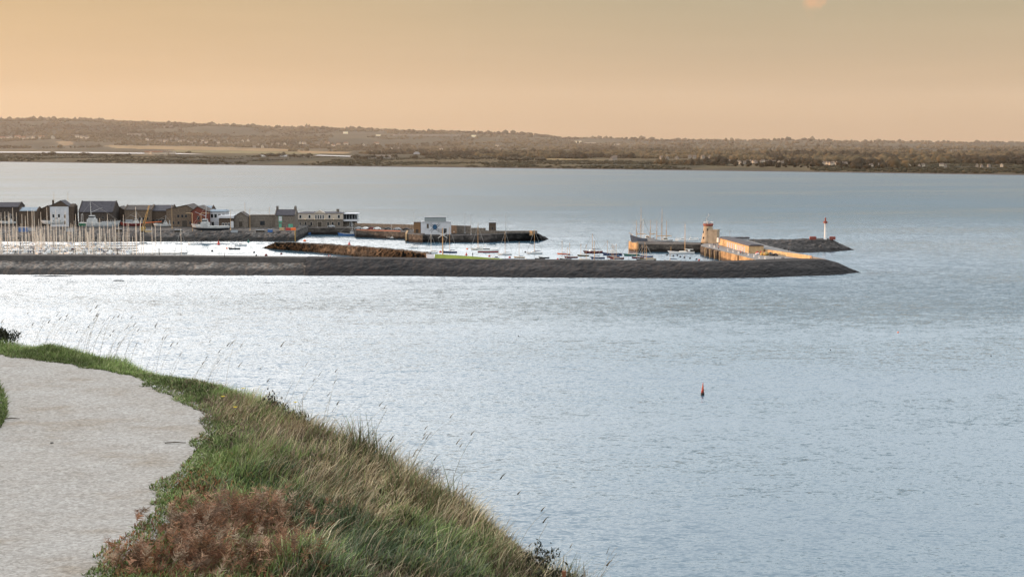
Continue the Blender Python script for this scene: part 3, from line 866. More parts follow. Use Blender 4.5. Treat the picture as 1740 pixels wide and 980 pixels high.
for (a, ya, b_, yb, z1) in ((766, 395.0, 797, 396.0, 8.0), (797.2, 396.0, 823, 396.6, 6.9), (823.2, 396.6, 845, 397, 5.6), (845.2, 397, 913, 396.8, 5.5)):
    wallbox('parapet', P(a, ya, 4.0), P(b_, yb, 4.0), 3.4, z1, 2.0, M_STONE, mid)
wallbox('parapet_end', P(904, 397.4, 4.4), P(906.5, 397.3, 4.4), 3.5, 6.0, 2.6, M_QUAYWALL, mid)

# east pier with the old lighthouse: quay platform, sunlit quay wall, parapet
ep = thing('east_pier', 'stone pier with sunlit walls running from the near breakwater to the old lighthouse', 'pier')
Zp = 4.0
deck('platform', [(1302, 446.5), (1404, 443.6), (1376, 440.6), (1300, 429.5), (1255, 421), (1226, 411.2), (1190, 411.2), (1192, 419), (1226, 427)], Zp, M_CONC, ep)
qa, qb, qc = P(1192, 419, Zp), P(1226, 427, Zp), P(1302, 446.5, Zp)
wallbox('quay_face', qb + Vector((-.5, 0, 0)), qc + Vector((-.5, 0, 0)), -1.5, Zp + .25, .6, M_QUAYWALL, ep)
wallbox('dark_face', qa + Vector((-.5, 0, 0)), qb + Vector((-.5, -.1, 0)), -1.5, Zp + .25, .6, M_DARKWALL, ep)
for k in range(7):
    p = qa.lerp(qb, .28 + .72 * k / 6)
    b = MB(); b.box(p.x-1.05, p.x-.55, p.y-.3, p.y+.3, -1.5, Zp-.1); b.build('fender_pile', M_TIMBER if k % 2 else M_LITSTONE, ep)
p = qb.lerp(qc, .43)
b = MB(); b.box(p.x-.85, p.x-.52, p.y-.25, p.y+.05, -1, Zp+.2); b.box(p.x-.85, p.x-.52, p.y+.65, p.y+.95, -1, Zp+.2)
for k in range(9): b.box(p.x-.8, p.x-.6, p.y, p.y+.7, k*.5-.4, k*.5-.32)
b.build('ladder', M_TIMBER, ep)
# parapet walk: wall face to the left, wide top, rubble to the open sea
pa1, pb1 = P(1296, 429.5, Zp), P(1380, 441.4, Zp)
b = MB()
far_l, far_r = P(1298, 418.8, 5.8), P(1404, 440.4, 5.2)
b.prism([(pa1.x, pa1.y), (pb1.x, pb1.y), (far_r.x, far_r.y), (far_l.x + 3, far_l.y)], -1.5, [5.95, 5.35, 5.1, 5.9])
b.build('parapet_walk', M_CONC, ep)
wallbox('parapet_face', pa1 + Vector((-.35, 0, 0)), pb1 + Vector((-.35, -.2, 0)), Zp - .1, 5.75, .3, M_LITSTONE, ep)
pl = P(1240, 408, 6.2)
b = MB(); b.prism([(pa1.x + .2, pa1.y + .1), (far_l.x + 3, far_l.y + .2), (pl.x + 9, pl.y), (pl.x, pl.y)], -1.5, [5.9, 5.85, 6.1, 6.2]); b.build('parapet_walk', M_CONC, ep)
# spur pier left of the lighthouse where the schooners lie
sp = thing('spur_pier', 'dark stone spur pier with a sunlit left end below the tall ships', 'pier')
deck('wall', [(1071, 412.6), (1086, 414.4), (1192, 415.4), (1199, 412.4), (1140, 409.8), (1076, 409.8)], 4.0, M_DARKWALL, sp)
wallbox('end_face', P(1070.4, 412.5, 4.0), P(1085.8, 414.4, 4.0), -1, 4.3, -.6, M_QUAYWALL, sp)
b = MB(); a = P(1071, 412.4, 4.0); b.tube((a.x, a.y, -1), (a.x, a.y, 4.8), .6, .6, 8); a = P(1083, 414.2, 4.0); b.tube((a.x, a.y-.4, -1), (a.x, a.y-.4, 5.0), .35, .35, 8); b.build('mooring_pile', M_QUAYWALL, sp)

# dark outer breakwater with the beacon
def st_out(px, ytop, ywl, zt, wd=8):
    c1 = P(px, ytop, zt); c2 = c1 + Vector((0, wd, 0)); return [P(px, ywl, 0), c1, c2, c2 + Vector((0, 8, -zt))]
tag(rock_bank('outer_breakwater', [st_out(1225, 407.5, 431, 4.6), st_out(1290, 408, 432, 4.8), st_out(1340, 408.4, 430, 4.8), st_out(1380, 406.6, 428.8, 5.2), st_out(1412, 406.6, 428, 5.2),
      st_out(1424, 411.5, 427.4, 3.6, 6), st_out(1438, 418.5, 426.6, 1.7, 4), [P(1452, 426, -.4), P(1450, 425, 0), P(1451, 424.5, 0), P(1454, 424, -.4)]],
      M_ROCKDK, .7, 1.1, 10, topamp=.35), 'dark boulder breakwater behind the east pier carrying the red and white beacon', 'breakwater')

# ------------------------------------------------------------------ lighthouse
base = P(1203, 412.6, Zp)
lh = thing('lighthouse', 'old sunlit stone lighthouse with a red gallery and square annex on the pier', 'lighthouse', (base.x, base.y, Zp))
M_LHSTONE = mat('pale lighthouse masonry', (.33, .265, .19), .85, .18, .7, bump=.05)
b = MB(); b.lathe([(3.5, -.1), (3.35, 1), (2.9, 3.5), (2.5, 6), (2.25, 8.2), (2.3, 8.5)], 24); b.build('tower', M_LHSTONE, lh, True)
b = MB(); b.lathe([(2.3, 8.5), (2.62, 8.8), (2.62, 9.0), (2.56, 9.5), (2.62, 9.55), (2.62, 9.65), (2.3, 9.7), (2.3, 9.0)], 24); b.build('gallery', M_DULLRED, lh)
b = MB()
for k in range(14):
    a = k / 14 * 6.283; b.tube((2.45*math.cos(a), 2.45*math.sin(a), 9.6), (2.45*math.cos(a), 2.45*math.sin(a), 10.5), .04, .04, 4)
for k in range(14):
    a, c = k / 14 * 6.283, (k+1) / 14 * 6.283; b.tube((2.45*math.cos(a), 2.45*math.sin(a), 10.5), (2.45*math.cos(c), 2.45*math.sin(c), 10.5), .04, .04, 4)
b.build('railing', M_WHITE, lh)
b = MB(); b.lathe([(.7, 9.2), (.7, 10.6), (.45, 10.9), (.1, 11.2)], 12); b.build('lantern_stump', M_GREY, lh)
b = MB()
pts = [(-.8, 0, 10), (-.8, 0, 11.6), (-.85, 0, 12.4), (-.35, 0, 13.0), (.2, 0, 13.5), (.3, 0, 14.2), (.1, 0, 14.6)]
for i in range(len(pts)-1): b.tube(pts[i], pts[i+1], .15, .13, 6)
b.build('white_mast', M_DULLWHITE, lh)
an = thing('tmp', None, None); an.parent = lh; an.name = 'annex'
rot = Matrix.Rotation(R(-22), 4, 'Z')
def rbox(x0, x1, y0, y1, z0, z1, off=(2.4, -2.6, 0)):
    m = MB(); m.box(x0, x1, y0, y1, z0, z1); m.v = [tuple((rot @ Vector(p)) + Vector(off)) for p in m.v]; return m
bpy.data.objects.remove(an)
an = rbox(-2.3, 2.3, -1.8, 3, -.1, 6.6).build('annex', M_LHSTONE, lh)
rbox(-2.45, 2.45, -1.95, 3.15, 6.6, 6.85).build('cornice', M_LHSTONE, an)
rbox(-2.34, -2.25, -.9, -.2, 4, 5.2).build('window', M_GLASS, an)
rbox(-2.34, -2.25, -.9, -.2, 1.6, 2.8).build('window', M_GLASS, an)
rbox(-2.34, -2.25, .5, 1.4, 0, 2).build('door', M_TIMBER, an)
b = MB(); b.taper(.2, 1.6, -1.2, .2, 6.85, 8.4, .2, .2); b.build('chimney', M_LHSTONE, an)
b = MB()
for a, z in ((200, 5.5), (215, 2.6), (255, 6.8)):
    r_ = np.interp(z, [1, 3.5, 6, 8.2], [3.35, 2.9, 2.5, 2.25]); x, y = r_*math.cos(R(a)), r_*math.sin(R(a))
    w = MB(); w.box(x-.3, x+.3, y-.3, y+.3, z-.5, z+.5); w.build('window', M_GLASS, lh)

# beacon on the outer breakwater
bp = P(1402, 407.2, 5.0)
bc = thing('beacon', 'slim white harbour beacon with a red lantern top on the outer breakwater', 'beacon', (bp.x, bp.y, 5.0))
M_WARMWHITE = mat('beacon white', (.58, .56, .53), .5, .08, 1)
b = MB(); b.lathe([(1.0, 0), (.85, .4), (.55, .6), (.40, 8.0), (.4, 8.6)], 14); b.build('column', M_WARMWHITE, bc, True)
b = MB(); b.lathe([(.5, 8.3), (1.1, 8.4), (1.1, 8.6), (1.05, 9.2), (1.1, 9.25), (1.1, 9.35), (.45, 9.35)], 16); b.build('gallery', M_DULLRED, bc)
b = MB(); b.lathe([(.40, 9.35), (.40, 10.7), (.32, 11.0), (.12, 11.3), (.08, 11.4)], 12); b.build('lantern', M_DULLRED, bc)
for x0, y0, s in ((-6.2, 0, 1.0), (3.6, -.5, .9)):
    t = thing('red_cabinet', 'red equipment cabinet to the left of the white beacon' if x0 < 0 else 'red equipment cabinet to the right of the white beacon', 'cabinet', (bp.x+x0, bp.y+y0, 5.05))
    b = MB(); b.box(-1.6*s, 1.6*s, -.8, .8, 0, 1.2); b.build('body', M_DULLRED, t)
    b = MB(); b.taper(-1.7*s, 1.7*s, -.9, .9, 1.2, 1.6, .3, .3); b.build('lid', M_DULLRED, t)

# long low store building on the east pier
sa, sb = P(1221, 415.5, Zp), P(1272, 430.5, Zp)
d = (sb - sa); ln_ = Vector((d.x, d.y, 0)).length; ang = math.atan2(d.y, d.x)
st = thing('pier_store', 'long low sunlit store building with a row of pale blue doors on the east pier', 'building', (sa.x, sa.y, Zp), ang)
b = MB(); b.box(0, ln_, 0, 7, -.1, 3.4); b.build('wall', M_LITSTONE, st)
b = MB(); b.taper(-.3, ln_+.3, -.35, 7.3, 3.4, 4.0, .2, 1.6); b.build('roof', M_SLATE, st)
M_DOORBLUE = mat('pale blue door paint', (.32, .36, .44), .7, .2, 1)
n = 9
for k in range(n):
    x = ln_*(.30 + .62*k/n); b = MB(); b.box(x, x+ln_*.035, -.06, -.003, 0, 2.5); b.build('door', M_DOORBLUE if k != 4 else M_WARMWHITE, st)
b = MB(); b.box(-.4, 3.2, -.9, -.01, 1.2, 3.3); b.build('porch', M_WARMWHITE, st)
b = MB(); b.box(ln_*.1, ln_*.2, -.3, 0, .3, 3.0); b.build('buttress', M_LITSTONE, st)
q1 = P(1246, 408.5, 5.5)
lw = thing('long_shed', 'low grey flat-roofed shed behind the pier store near the outer breakwater', 'shed', (q1.x, q1.y, 4.5))
b = MB(); b.box(0, 8, 0, 5, 0, 2.2); b.build('wall', M_GREY, lw); b = MB(); b.box(-.3, 8.3, -.3, 5.3, 2.2, 2.5); b.build('roof', M_SLATE, lw)
# white bollards along the quay edge, in the gap
boll = None
for i, (px, py) in enumerate([(1206, 419), (1214, 420.8), (1237, 426.4), (1246, 428.8), (1255, 430.8), (1272, 434), (1281.5, 436.6), (1290.5, 438.8), (1300.5, 440.2)]):
    p = P(px, py, Zp)
    if boll is None:
        b = MB(); b.lathe([(.45, 0), (.42, .15), (.28, .3), (.28, .65), (.45, .75), (.42, .95), (.15, 1.0)], 10)
        o = boll = b.build('bollard', M_WARMWHITE)
    else: o = boll.copy(); COL.objects.link(o)
    o.location = p
    tag(o, 'white mooring bollard in the row along the east pier quay edge', 'bollard', 'bollards on the east pier')
# nets and gear at the foot of the parapet
for i, (px, py, m, lab, s) in enumerate([(1281, 429.5, M_TAN, 'tan heap of fishing nets next to the end of the pier store', 1.3), (1292, 431.8, M_RED, 'heap of red netting between the tan and yellow heaps on the east pier', 1.2),
      (1303, 433.6, M_YELLOW, 'yellowish heap of nets under the sunlit parapet', 1.5), (1315, 434.6, M_BLACK, 'dark heap of pots by the sunlit parapet', 1.3), (1286, 432.6, M_WARMWHITE, 'small white fish box heap in front of the net heaps', .7)]):
    p = P(px, py, Zp); k = 10
    ctr = np.array([[random.uniform(-1.4, 1.4)*s, random.uniform(-1, 1)*s, random.uniform(.1, .5)*s] for _ in range(k)])
    o = blobs('net_heap', ctr, np.full((k, 3), .65*s), None, m, IV, IF); o.location = p; tag(o, lab, 'net heap')

# ------------------------------------------------------------------ quay houses
def wpx(px, D): return Q(px, 380, D).x
def zpy(py, D): return Q(870, py, D).z
def gable_front(name, label, cat, px0, px1, yr, ye, D, depth, wall, roof, z0=ZQ, apex=None, cat_parts=()):
    """gable end to the camera"""
    x0, x1 = wpx(px0, D), wpx(px1, D); zr, ze = zpy(yr, D), zpy(ye, D); xm = (x0+x1)/2 if apex is None else wpx(apex, D)
    t = thing(name, label, cat, (x0, D, z0)); w = x1-x0; zr -= z0; ze -= z0; xm -= x0
    b = MB(); b.add([(0,0,-.5),(w,0,-.5),(w,0,ze),(xm,0,zr),(0,0,ze),(0,depth,-.5),(w,depth,-.5),(w,depth,ze),(xm,depth,zr),(0,depth,ze)],
                    [(0,1,2,3,4),(5,9,8,7,6),(1,6,7,2),(0,4,9,5)]); b.build('wall', wall, t)
    r = MB()
    for (ax, az, bx, bz) in ((-.3, ze-.1, xm, zr+.05), (xm, zr+.05, w+.3, ze-.1)):
        r.add([(ax,-.3,az),(bx,-.3,bz),(bx,depth+.3,bz),(ax,depth+.3,az),(ax,-.3,az+.3),(bx,-.3,bz+.3),(bx,depth+.3,bz+.3),(ax,depth+.3,az+.3)],
              [(0,3,2,1),(4,5,6,7),(0,1,5,4),(1,2,6,5),(2,3,7,6),(3,0,4,7)])
    r.build('roof', roof, t)
    return t, w, ze, zr
def gable_side(name, label, cat, px0, px1, yr, ye, D, depth, wall, roof, z0=ZQ, chim=0):
    """long side with the roof slope to the camera"""
    x0, x1 = wpx(px0, D), wpx(px1, D); ze = zpy(ye, D)-z0; zr = zpy(yr, D+depth/2)-z0
    t = thing(name, label, cat, (x0, D, z0)); w = x1-x0
    b = MB(); b.add([(0,0,-.5),(w,0,-.5),(w,0,ze),(0,0,ze),(0,depth,-.5),(w,depth,-.5),(w,depth,ze),(0,depth,ze),(0,depth/2,zr),(w,depth/2,zr)],
                    [(0,1,2,3),(4,7,6,5),(1,5,6,9,2),(0,3,8,7,4)]); b.build('wall', wall, t)
    r = MB()
    for (ay, az, by, bz) in ((-.35, ze-.15, depth/2, zr), (depth/2, zr, depth+.35, ze-.15)):
        r.add([(.35,ay,az+.05),(w-.35,ay,az+.05),(w-.35,by,bz+.05),(.35,by,bz+.05),(.35,ay,az+.35),(w-.35,ay,az+.35),(w-.35,by,bz+.35),(.35,by,bz+.35)],
              [(0,3,2,1),(4,5,6,7),(0,1,5,4),(1,2,6,5),(2,3,7,6),(3,0,4,7)])
    ro = r.build('roof', roof, t)
    for x in (-.1, w-.3):
        g = MB()
        for s in (0, 1):
            y0, y1 = (0, depth/2) if s == 0 else (depth, depth/2)
            g.add([(x,y0,ze),(x+.4,y0,ze),(x+.4,y1,zr),(x,y1,zr),(x,y0,ze+.75),(x+.4,y0,ze+.75),(x+.4,y1,zr+.75),(x,y1,zr+.75)],
                  [(0,3,2,1),(4,5,6,7),(0,1,5,4),(1,2,6,5),(2,3,7,6),(3,0,4,7)])
        g.build('gable_coping', wall, t)
    if chim:
        for x in ([.0, w-1.3] if chim == 2 else [.0]):
            c_ = MB(); c_.box(x, x+1.3, depth/2-.5, depth/2+.5, zr-.5, zr+2.0); c_.box(x+.2, x+.5, depth/2-.2, depth/2+.1, zr+2.0, zr+2.6); c_.box(x+.8, x+1.1, depth/2-.2, depth/2+.1, zr+2.0, zr+2.6)
            c_.build('chimney', wall, ro)
    return t, w, ze, zr
def win(t, x, z, w, h, m=None, frame=None, name='window', y=0.0):
    m = m or M_GLASS
    o = None
    b = MB(); b.box(x-w/2-.14, x+w/2+.14, y-.06, y-.004, z-.14, z+h+.14); o = b.build(name, frame or M_WHITE, t)
    b = MB(); b.box(x-w/2, x+w/2, y-.09, y-.063, z, z+h); b.build('pane' if name == 'window' else 'panel', m, o)
    return o
DQ = 905.0
t, w, ze, zr = gable_side('stone_house', 'dark slate-roofed building cut by the left edge of the photo', 'house', -34, 33, 344.6, 352, DQ, 11, M_DARKBRICK, M_SLATE, chim=0)
for x in (.55, .68, .82, .93): win(t, x*w, 4.2, 1.1, 1.6, frame=M_STONE); win(t, x*w, .8, 1.1, 1.8, frame=M_STONE)
t, w, ze, zr = gable_side('low_store', 'low pale-roofed store between the left-edge building and the yellow pole', 'shed', 33, 64, 353, 358.5, DQ-6, 10, M_BROWNWALL, M_PALEROOF)
t, w, ze, zr = gable_front('low_store', 'brown gabled store to the left of the white house', 'shed', 68, 89, 349.8, 356.5, DQ, 12, M_BROWNWALL, M_BROWNROOF, apex=82)
# white house: three-quarter view, pale front, dark right gable
t, w, ze, zr = gable_front('white_house', 'white two-storey house with dark windows and a chimney on the quay', 'house', 85.5, 117, 341.4, 351, DQ-12, 9, M_WHITEWALL, M_SLATE, apex=104)
for x, z in ((.18, 5.3), (.48, 5.3), (.80, 5.0), (.2, 1.8), (.5, 1.8), (.78, 1.4)): win(t, x*w, z, 1.2, 2.0)
b = MB(); b.box(.5, 1.4, 3, 4, ze-.5, zr+.4); b.build('chimney', M_BROWNWALL, t)
xa = wpx(104, DQ-12)-wpx(85.5, DQ-12)
b = MB(); b.add([(0, -.05, ze), (w, -.05, ze), (xa, -.05, zr), (0, -.003, ze), (w, -.003, ze), (xa, -.003, zr)], [(0, 1, 2), (3, 5, 4), (0, 2, 5, 3), (1, 4, 5, 2), (0, 3, 4, 1)]); b.build('gable', M_BROWNWALL, t)
b = MB(); b.box(w+.02, w+3.0, .5, 8.5, -.5, ze-.2); b.taper(w+.02, w+3.2, .3, 8.7, ze-.2, ze+1.5, .5, 3); b.build('side_wing', M_BROWNWALL, t)
t, w, ze, zr = gable_side('warehouse', 'big dark purple-slate warehouse above the white trawler', 'warehouse', 134, 193, 342.6, 360.6, DQ-14, 16, M_DARKBRICK, M_SLATE, chim=0)
for x in (.3, .5, .7): win(t, x*w, 4.6, 1.0, 1.3, frame=M_STONE)
for x in (.18, .38, .6, .82): win(t, x*w, 1.2, 1.4, 2.0, frame=M_STONE)
t, w, ze, zr = gable_front('low_store', 'small brown gabled store between the big warehouse and the long terrace', 'shed', 194, 211, 351.6, 357, DQ, 12, M_BROWNWALL, M_BROWNROOF)
t, w, ze, zr = gable_side('brick_terrace', 'long brown terrace with a flat slate ridge to the right of the big warehouse', 'warehouse', 212, 258, 349.4, 357, DQ-8, 14, M_PALEBRICK, M_BROWNROOF)
win(t, 2.6, .3, 4.2, 3.6, M_GREY, M_STONE, 'door')
for x in (.42, .56, .70, .84): win(t, x*w, 3.6, 1.1, 1.5, frame=M_STONE)
win(t, .6*w, .0, 1.6, 2.6, M_TIMBER, M_STONE, 'door')
t, w, ze, zr = gable_side('brick_terrace', 'slate-roofed brown shed behind the yellow crane', 'warehouse', 256, 292, 349.2, 358.5, DQ-6, 16, M_BROWNWALL, M_SLATE)
for x in (.12, .3, .45, .6): win(t, x*w, 2.2, 1.3, 1.8, frame=M_STONE)
win(t, .8*w, 0, 2.6, 3.4, M_TIMBER, M_STONE, 'door')
t, w, ze, zr = gable_front('gable_warehouse', 'tall brown brick warehouse with its wide gable facing the harbour', 'warehouse', 283, 328, 349.0, 356, DQ-14, 22, M_PALEBRICK, M_BROWNROOF, apex=317)
for x, z in ((.45, 5.5), (.6, 5.5), (.74, 5.5), (.25, 1.6), (.45, 1.6), (.9, 1.6)): win(t, x*w, z, 1.1, 1.5, frame=M_STONE)
win(t, .68*w, 0, 2.8, 3.6, M_TIMBER, M_STONE, 'door')
t, w, ze, zr = gable_front('red_brick_house', 'red brick gabled building beside the wide gable warehouse', 'warehouse', 325, 354, 351.4, 360, DQ-16, 18, M_REDBRICK, M_BROWNROOF, apex=336)
win(t, .42*w, 4.2, 1.2, 2.2, frame=M_STONE); win(t, .7*w, 3.6, 1.0, 1.6, frame=M_STONE); win(t, .5*w, 0, 2.4, 3.0, M_TIMBER, M_STONE, 'door')
t, w, ze, zr = gable_side('pale_roof_shed', 'shed with a pale blue sloping metal roof behind the red brick building', 'shed', 341, 359, 350.6, 360, DQ+2, 16, M_BROWNWALL, M_PALEROOF)
# modern white block with glazing
x0, x1 = wpx(356, DQ-10), wpx(384, DQ-10)
t = thing('modern_block', 'modern grey-roofed white block with dark glazing in the middle of the quay', 'building', (x0, DQ-10, ZQ)); w = x1-x0; h = zpy(359.5, DQ-10)-ZQ
b = MB(); b.box(0, w, 0, 10, -.5, h); b.build('wall', M_WHITEWALL, t)
b = MB(); b.taper(-.6, w+.6, -.6, 10.6, h, h+1.0, 1, 2); b.build('roof', M_PALEROOF, t)
for x in (.16, .38, .62, .85): win(t, x*w, h-3.6, 1.5, 2.2)
for x in (.2, .7): win(t, x*w, .4, 1.6, 2.3)
x0, x1 = wpx(372, DQ-24), wpx(396, DQ-24)
t = thing('harbour_kiosk', 'low building with a long white fascia sign beside the stone shed', 'building', (x0, DQ-24, ZQ)); w = x1-x0; h = zpy(370.6, DQ-24)-ZQ
b = MB(); b.box(0, w, 0, 8, -.5, h); b.build('wall', M_BROWNWALL, t)
b = MB(); b.box(-.4, w+.4, -.5, 8.4, h, h+1.4); b.build('fascia', M_WHITEWALL, t)
for x in (.3, .5, .72): win(t, x*w, .6, 1.0, 2.0)
win(t, .93*w, 0, 1.4, 3.6, M_WHITEWALL, name='door')
t, w, ze, zr = gable_front('stone_shed', 'small grey stone gabled shed standing alone on the quay', 'shed', 397, 421, 361.2, 369, DQ-22, 10, M_STONE, M_BROWNROOF, apex=409)
win(t, .5*w, .5, 2.0, 3.0, M_TIMBER, M_STONE, 'door')
# ruined stone wall building
x0, x1 = wpx(424, DQ-18), wpx(468, DQ-18)
t = thing('stone_yard', 'flat-topped rubble stone building with one dark opening left of the stone house', 'building', (x0, DQ-18, ZQ)); w = x1-x0; h = zpy(366.4, DQ-18)-ZQ
b = MB(); b.box(0, w, 0, 9, -.5, h); b.build('wall', M_STONE, t)
b = MB(); b.box(-.2, w-.1, -.2, 9.2, h, h+.35); b.build('coping', M_STONE, t)
win(t, .5*w, 1.2, 2.6, 2.4, M_GLASS, M_STONE)
t, w, ze, zr = gable_side('stone_house', 'two-storey grey stone house with slate roof, two chimneys and pale green shutters', 'house', 467.5, 502, 356.8, 366, DQ-22, 11, M_STONE, M_SLATE, chim=2)
win(t, .26*w, 3.9, 1.7, 2.6, M_WHITEWALL, M_GREEN); win(t, .25*w, 0, 1.3, 2.2, M_GREEN, M_GREEN, 'door'); win(t, .76*w, -.1, 2.4, 2.0, M_GREEN, M_GREEN, 'door')
b = MB(); b.box(.26*w-1.0, .26*w+1.0, -.14, -.06, 2.9, 3.7); b.build('shutter', M_GREEN, t)
# cream two-storey seafood house with hipped roof and central pediment
D_ = DQ+6
x0, x1 = wpx(503.4, D_), wpx(583, D_)
t = thing('cream_terrace', 'long cream and stone two-storey building with central pediment and hipped slate roof', 'building', (x0, D_, 4.0)); w = x1-x0
zmid, ze, zr = zpy(373.6, D_)-4.0, zpy(362.6, D_)-4.0, zpy(359.6, D_+6)-4.0
b = MB(); b.box(0, w, 0, 12, -.5, zmid); b.build('lower_wall', M_STONE, t)
b = MB(); b.box(.05, w-.05, .05, 11.9, zmid+.004, ze); b.build('upper_wall', M_RENDER, t)
b = MB(); b.taper(-.3, w+.3, -.3, 12.3, ze, zr, 4.5, 5.2); ro = b.build('roof', M_SLATE, t)
b = MB(); b.box(.84*w, .84*w+1.6, 5, 6.4, zr-.8, zr+1.6); b.build('chimney', M_STONE, ro)
b = MB(); b.box(-.1, w+.1, -.12, -.002, zmid-.2, zmid+.15); b.build('string_course', M_TIMBER, t)
b = MB(); xm = w*.5
b.add([(xm-3.6, -.25, ze), (xm+3.6, -.25, ze), (xm, -.25, ze+1.9), (xm-3.6, 4, ze), (xm+3.6, 4, ze), (xm, 4, ze+1.9)], [(0,1,2),(3,5,4),(0,2,5,3),(1,4,5,2)]); b.build('pediment', M_RENDER, t)
for fx in (.09, .285, .71, .91): win(t, fx*w, zmid+1.0, 1.2, 1.9)
for k in range(4): win(t, xm-2.2+k*1.45, zmid+.7, .75, 2.2)
for fx in (.08, .2, .32, .68, .78, .91): win(t, fx*w, .6, 1.1, 2.2, frame=M_RENDER)
win(t, xm, -.1, 2.4, 3.0, M_TIMBER, M_RENDER, 'door')
M_LAMPGLOW = mat('lamp globe', (.9, .7, .4), .4, .05, 1)
for fx in (.19, .39, .61, .80):
    b = MB(); b.lathe([(.05, -.3), (.28, -.15), (.3, .1), (.05, .3)], 8, (fx*w, -.3, zmid+.35)); b.build('wall_lamp', M_LAMPGLOW, t)
# glass annex
x0, x1 = wpx(583.4, D_+2), wpx(608, D_+2)
t = thing('glazed_annex', 'white modern glazed annex with a balcony at the right end of the cream building', 'building', (x0, D_+2, 4.0)); w = x1-x0
h = zpy(364.4, D_)-4.0; zf = zpy(375.4, D_)-4.0
b = MB(); b.box(.4, w*.85, 1.2, 10, -.5, zf-.3); b.build('lower_wall', M_STONE, t)
b = MB(); b.box(0, w*.92, 1, 10, zf, h); b.build('glazing', M_GLASS, t)
b = MB(); b.box(-.2, w+.4, -.6, 10.3, h, h+.5); b.build('roof', M_WHITEWALL, t)
b = MB(); b.box(-.2, w+.2, -.6, 10.3, zf-.3, zf-.003); b.box(-.2, w+.2, -.6, -.45, zf-.003, zf+.9); b.build('balcony', M_WHITEWALL, t)
for fx in (.02, .2, .4, .6, .8, .97):
    b = MB(); b.box(fx*w-.09, fx*w+.09, .75, .95, zf, h); b.build('mullion', M_WHITEWALL, t)
for fx in (.55, .97): b = MB(); b.box(fx*w-.15, fx*w+.15, -.5, -.2, -.5, zf-.3); b.build('post', M_WHITEWALL, t)
win(t, .52*w, 0, 1.6, 2.6, y=1.2)
# white shed with octopus mural
Dm = P(740, 397.5, 4.0).y + 3
x0, x1 = wpx(715, Dm), wpx(765.5, Dm)
t = thing('mural_shed', 'white flat-fronted shed with a big blue octopus mural on the middle pier', 'shed', (x0, Dm, 4.0)); w = x1-x0; h = zpy(377.8, Dm)-4.0
b = MB(); b.box(0, w, 0, 9, -.5, h); b.build('wall', M_WHITEWALL, t)
b = MB(); b.box(-.2, w+.2, -.2, 9.2, h, h+.3); b.build('coping', M_GREY, t)
hx0, hx1 = wpx(721, Dm)-x0, wpx(757, Dm)-x0; h2 = zpy(369.2, Dm+3)-4.0
b = MB(); b.box(hx0, hx1, 2.5, 8, h+.3, h2); b.build('upper_storey', mat('grey cladding', (.22, .245, .245), .7, .12, .4, stretch=(6, 1, .4)), t)
b = MB(); b.box(hx0-.2, hx1+.2, 2.3, 8.2, h2, h2+.25); b.build('roof', M_GREY, t)
M_OCTO = mat('blue mural paint', (.03, .09, .17), .8, .25, 1); M_MURALDK = mat('dark mural paint', (.03, .035, .045), .8, .2, 1)
ox, oz = w*.475, h*.56
mu = MB()
mu.add([(ox+1.25*math.cos(2*math.pi*i/18)*(1.0), -.03, oz+.15+1.55*math.sin(2*math.pi*i/18)) for i in range(18)], [tuple(range(18))])
octo = mu.build('mural', M_OCTO, t)
for k in range(8):
    tn = MB()
    s = -1 if k < 4 else 1; a0 = [48, 12, -22, -58][k % 4]
    px_, pz_ = ox + s*1.0*math.cos(R(a0)), oz + 1.1*math.sin(R(a0)); prev = None
    for j in range(9):
        f = j/8; a = R(a0 + (95 if k % 4 < 2 else -60)*f*f + (25 if k % 2 else -25)*math.sin(f*5)); wd = .20*(1-.7*f)
        nx, nz_ = px_ + s*.40*math.cos(a), pz_ + .36*math.sin(a)
        tx, tz = -math.sin(a)*wd, s*math.cos(a)*wd
        cur = ((px_-tx, -.035-.001*k, pz_-tz), (px_+tx, -.035-.001*k, pz_+tz))
        if prev: tn.add([prev[0], cur[0], cur[1], prev[1]], [(0, 1, 2, 3)])
        prev = cur; px_, pz_ = nx, nz_
    tn.build('tentacle', M_MURALDK, octo)
win(t, .235*w, h*.48, 1.0, 2.4, M_BROWNWALL, M_GREY); win(t, .66*w, .5, 1.9, 1.9, M_GREY, M_MURALDK); win(t, .82*w, 0, 1.6, 2.8, M_GLASS, M_GREY, 'door')
x0, x1 = wpx(703, Dm+2), wpx(714.4, Dm+2); hb = zpy(378.5, Dm+2)-4
t = thing('brown_hut', 'brown flat-roofed hut to the left of the mural shed', 'shed', (x0, Dm+2, 4.0)); w = x1-x0
b = MB(); b.box(0, w, 0, 6, -.5, hb); b.build('wall', mat('ochre wall', (.18, .11, .06), .9, .2, 1), t); b = MB(); b.box(-.2, w+.1, -.2, 6.2, hb, hb+.25); b.build('roof', M_BROWNROOF, t)
win(t, .5*w, 0, 1.2, 2.2, M_TIMBER, M_BROWNROOF, 'door')
# watch hut near the end
Dh = P(837, 397, 4).y + 2; x0, x1 = wpx(830.4, Dh), wpx(843, Dh); hb = zpy(378.5, Dh)-4
t = thing('watch_hut', 'square stone watch hut with a flat railed top near the end of the middle pier', 'hut', (x0, Dh, 4.0)); w = x1-x0
b = MB(); b.taper(0, w, 0, w, -.5, hb, .12, .12); b.build('wall', M_BROWNWALL, t)
b = MB(); b.box(-.15, w+.15, -.15, w+.15, hb, hb+.3); b.build('roof', M_GREY, t)
b = MB()
for xx, yy in ((0, 0), (w, 0), (w, w), (0, w), (w/2, 0)): b.tube((xx, yy, hb+.3), (xx, yy, hb+1.3), .06, .06, 4)
for a, c_ in (((0, 0), (w, 0)), ((w, 0), (w, w)), ((w, w), (0, w)), ((0, w), (0, 0))): b.tube((*a, hb+1.3), (*c_, hb+1.3), .06, .06, 4)
b.build('railing', M_GREY, t)
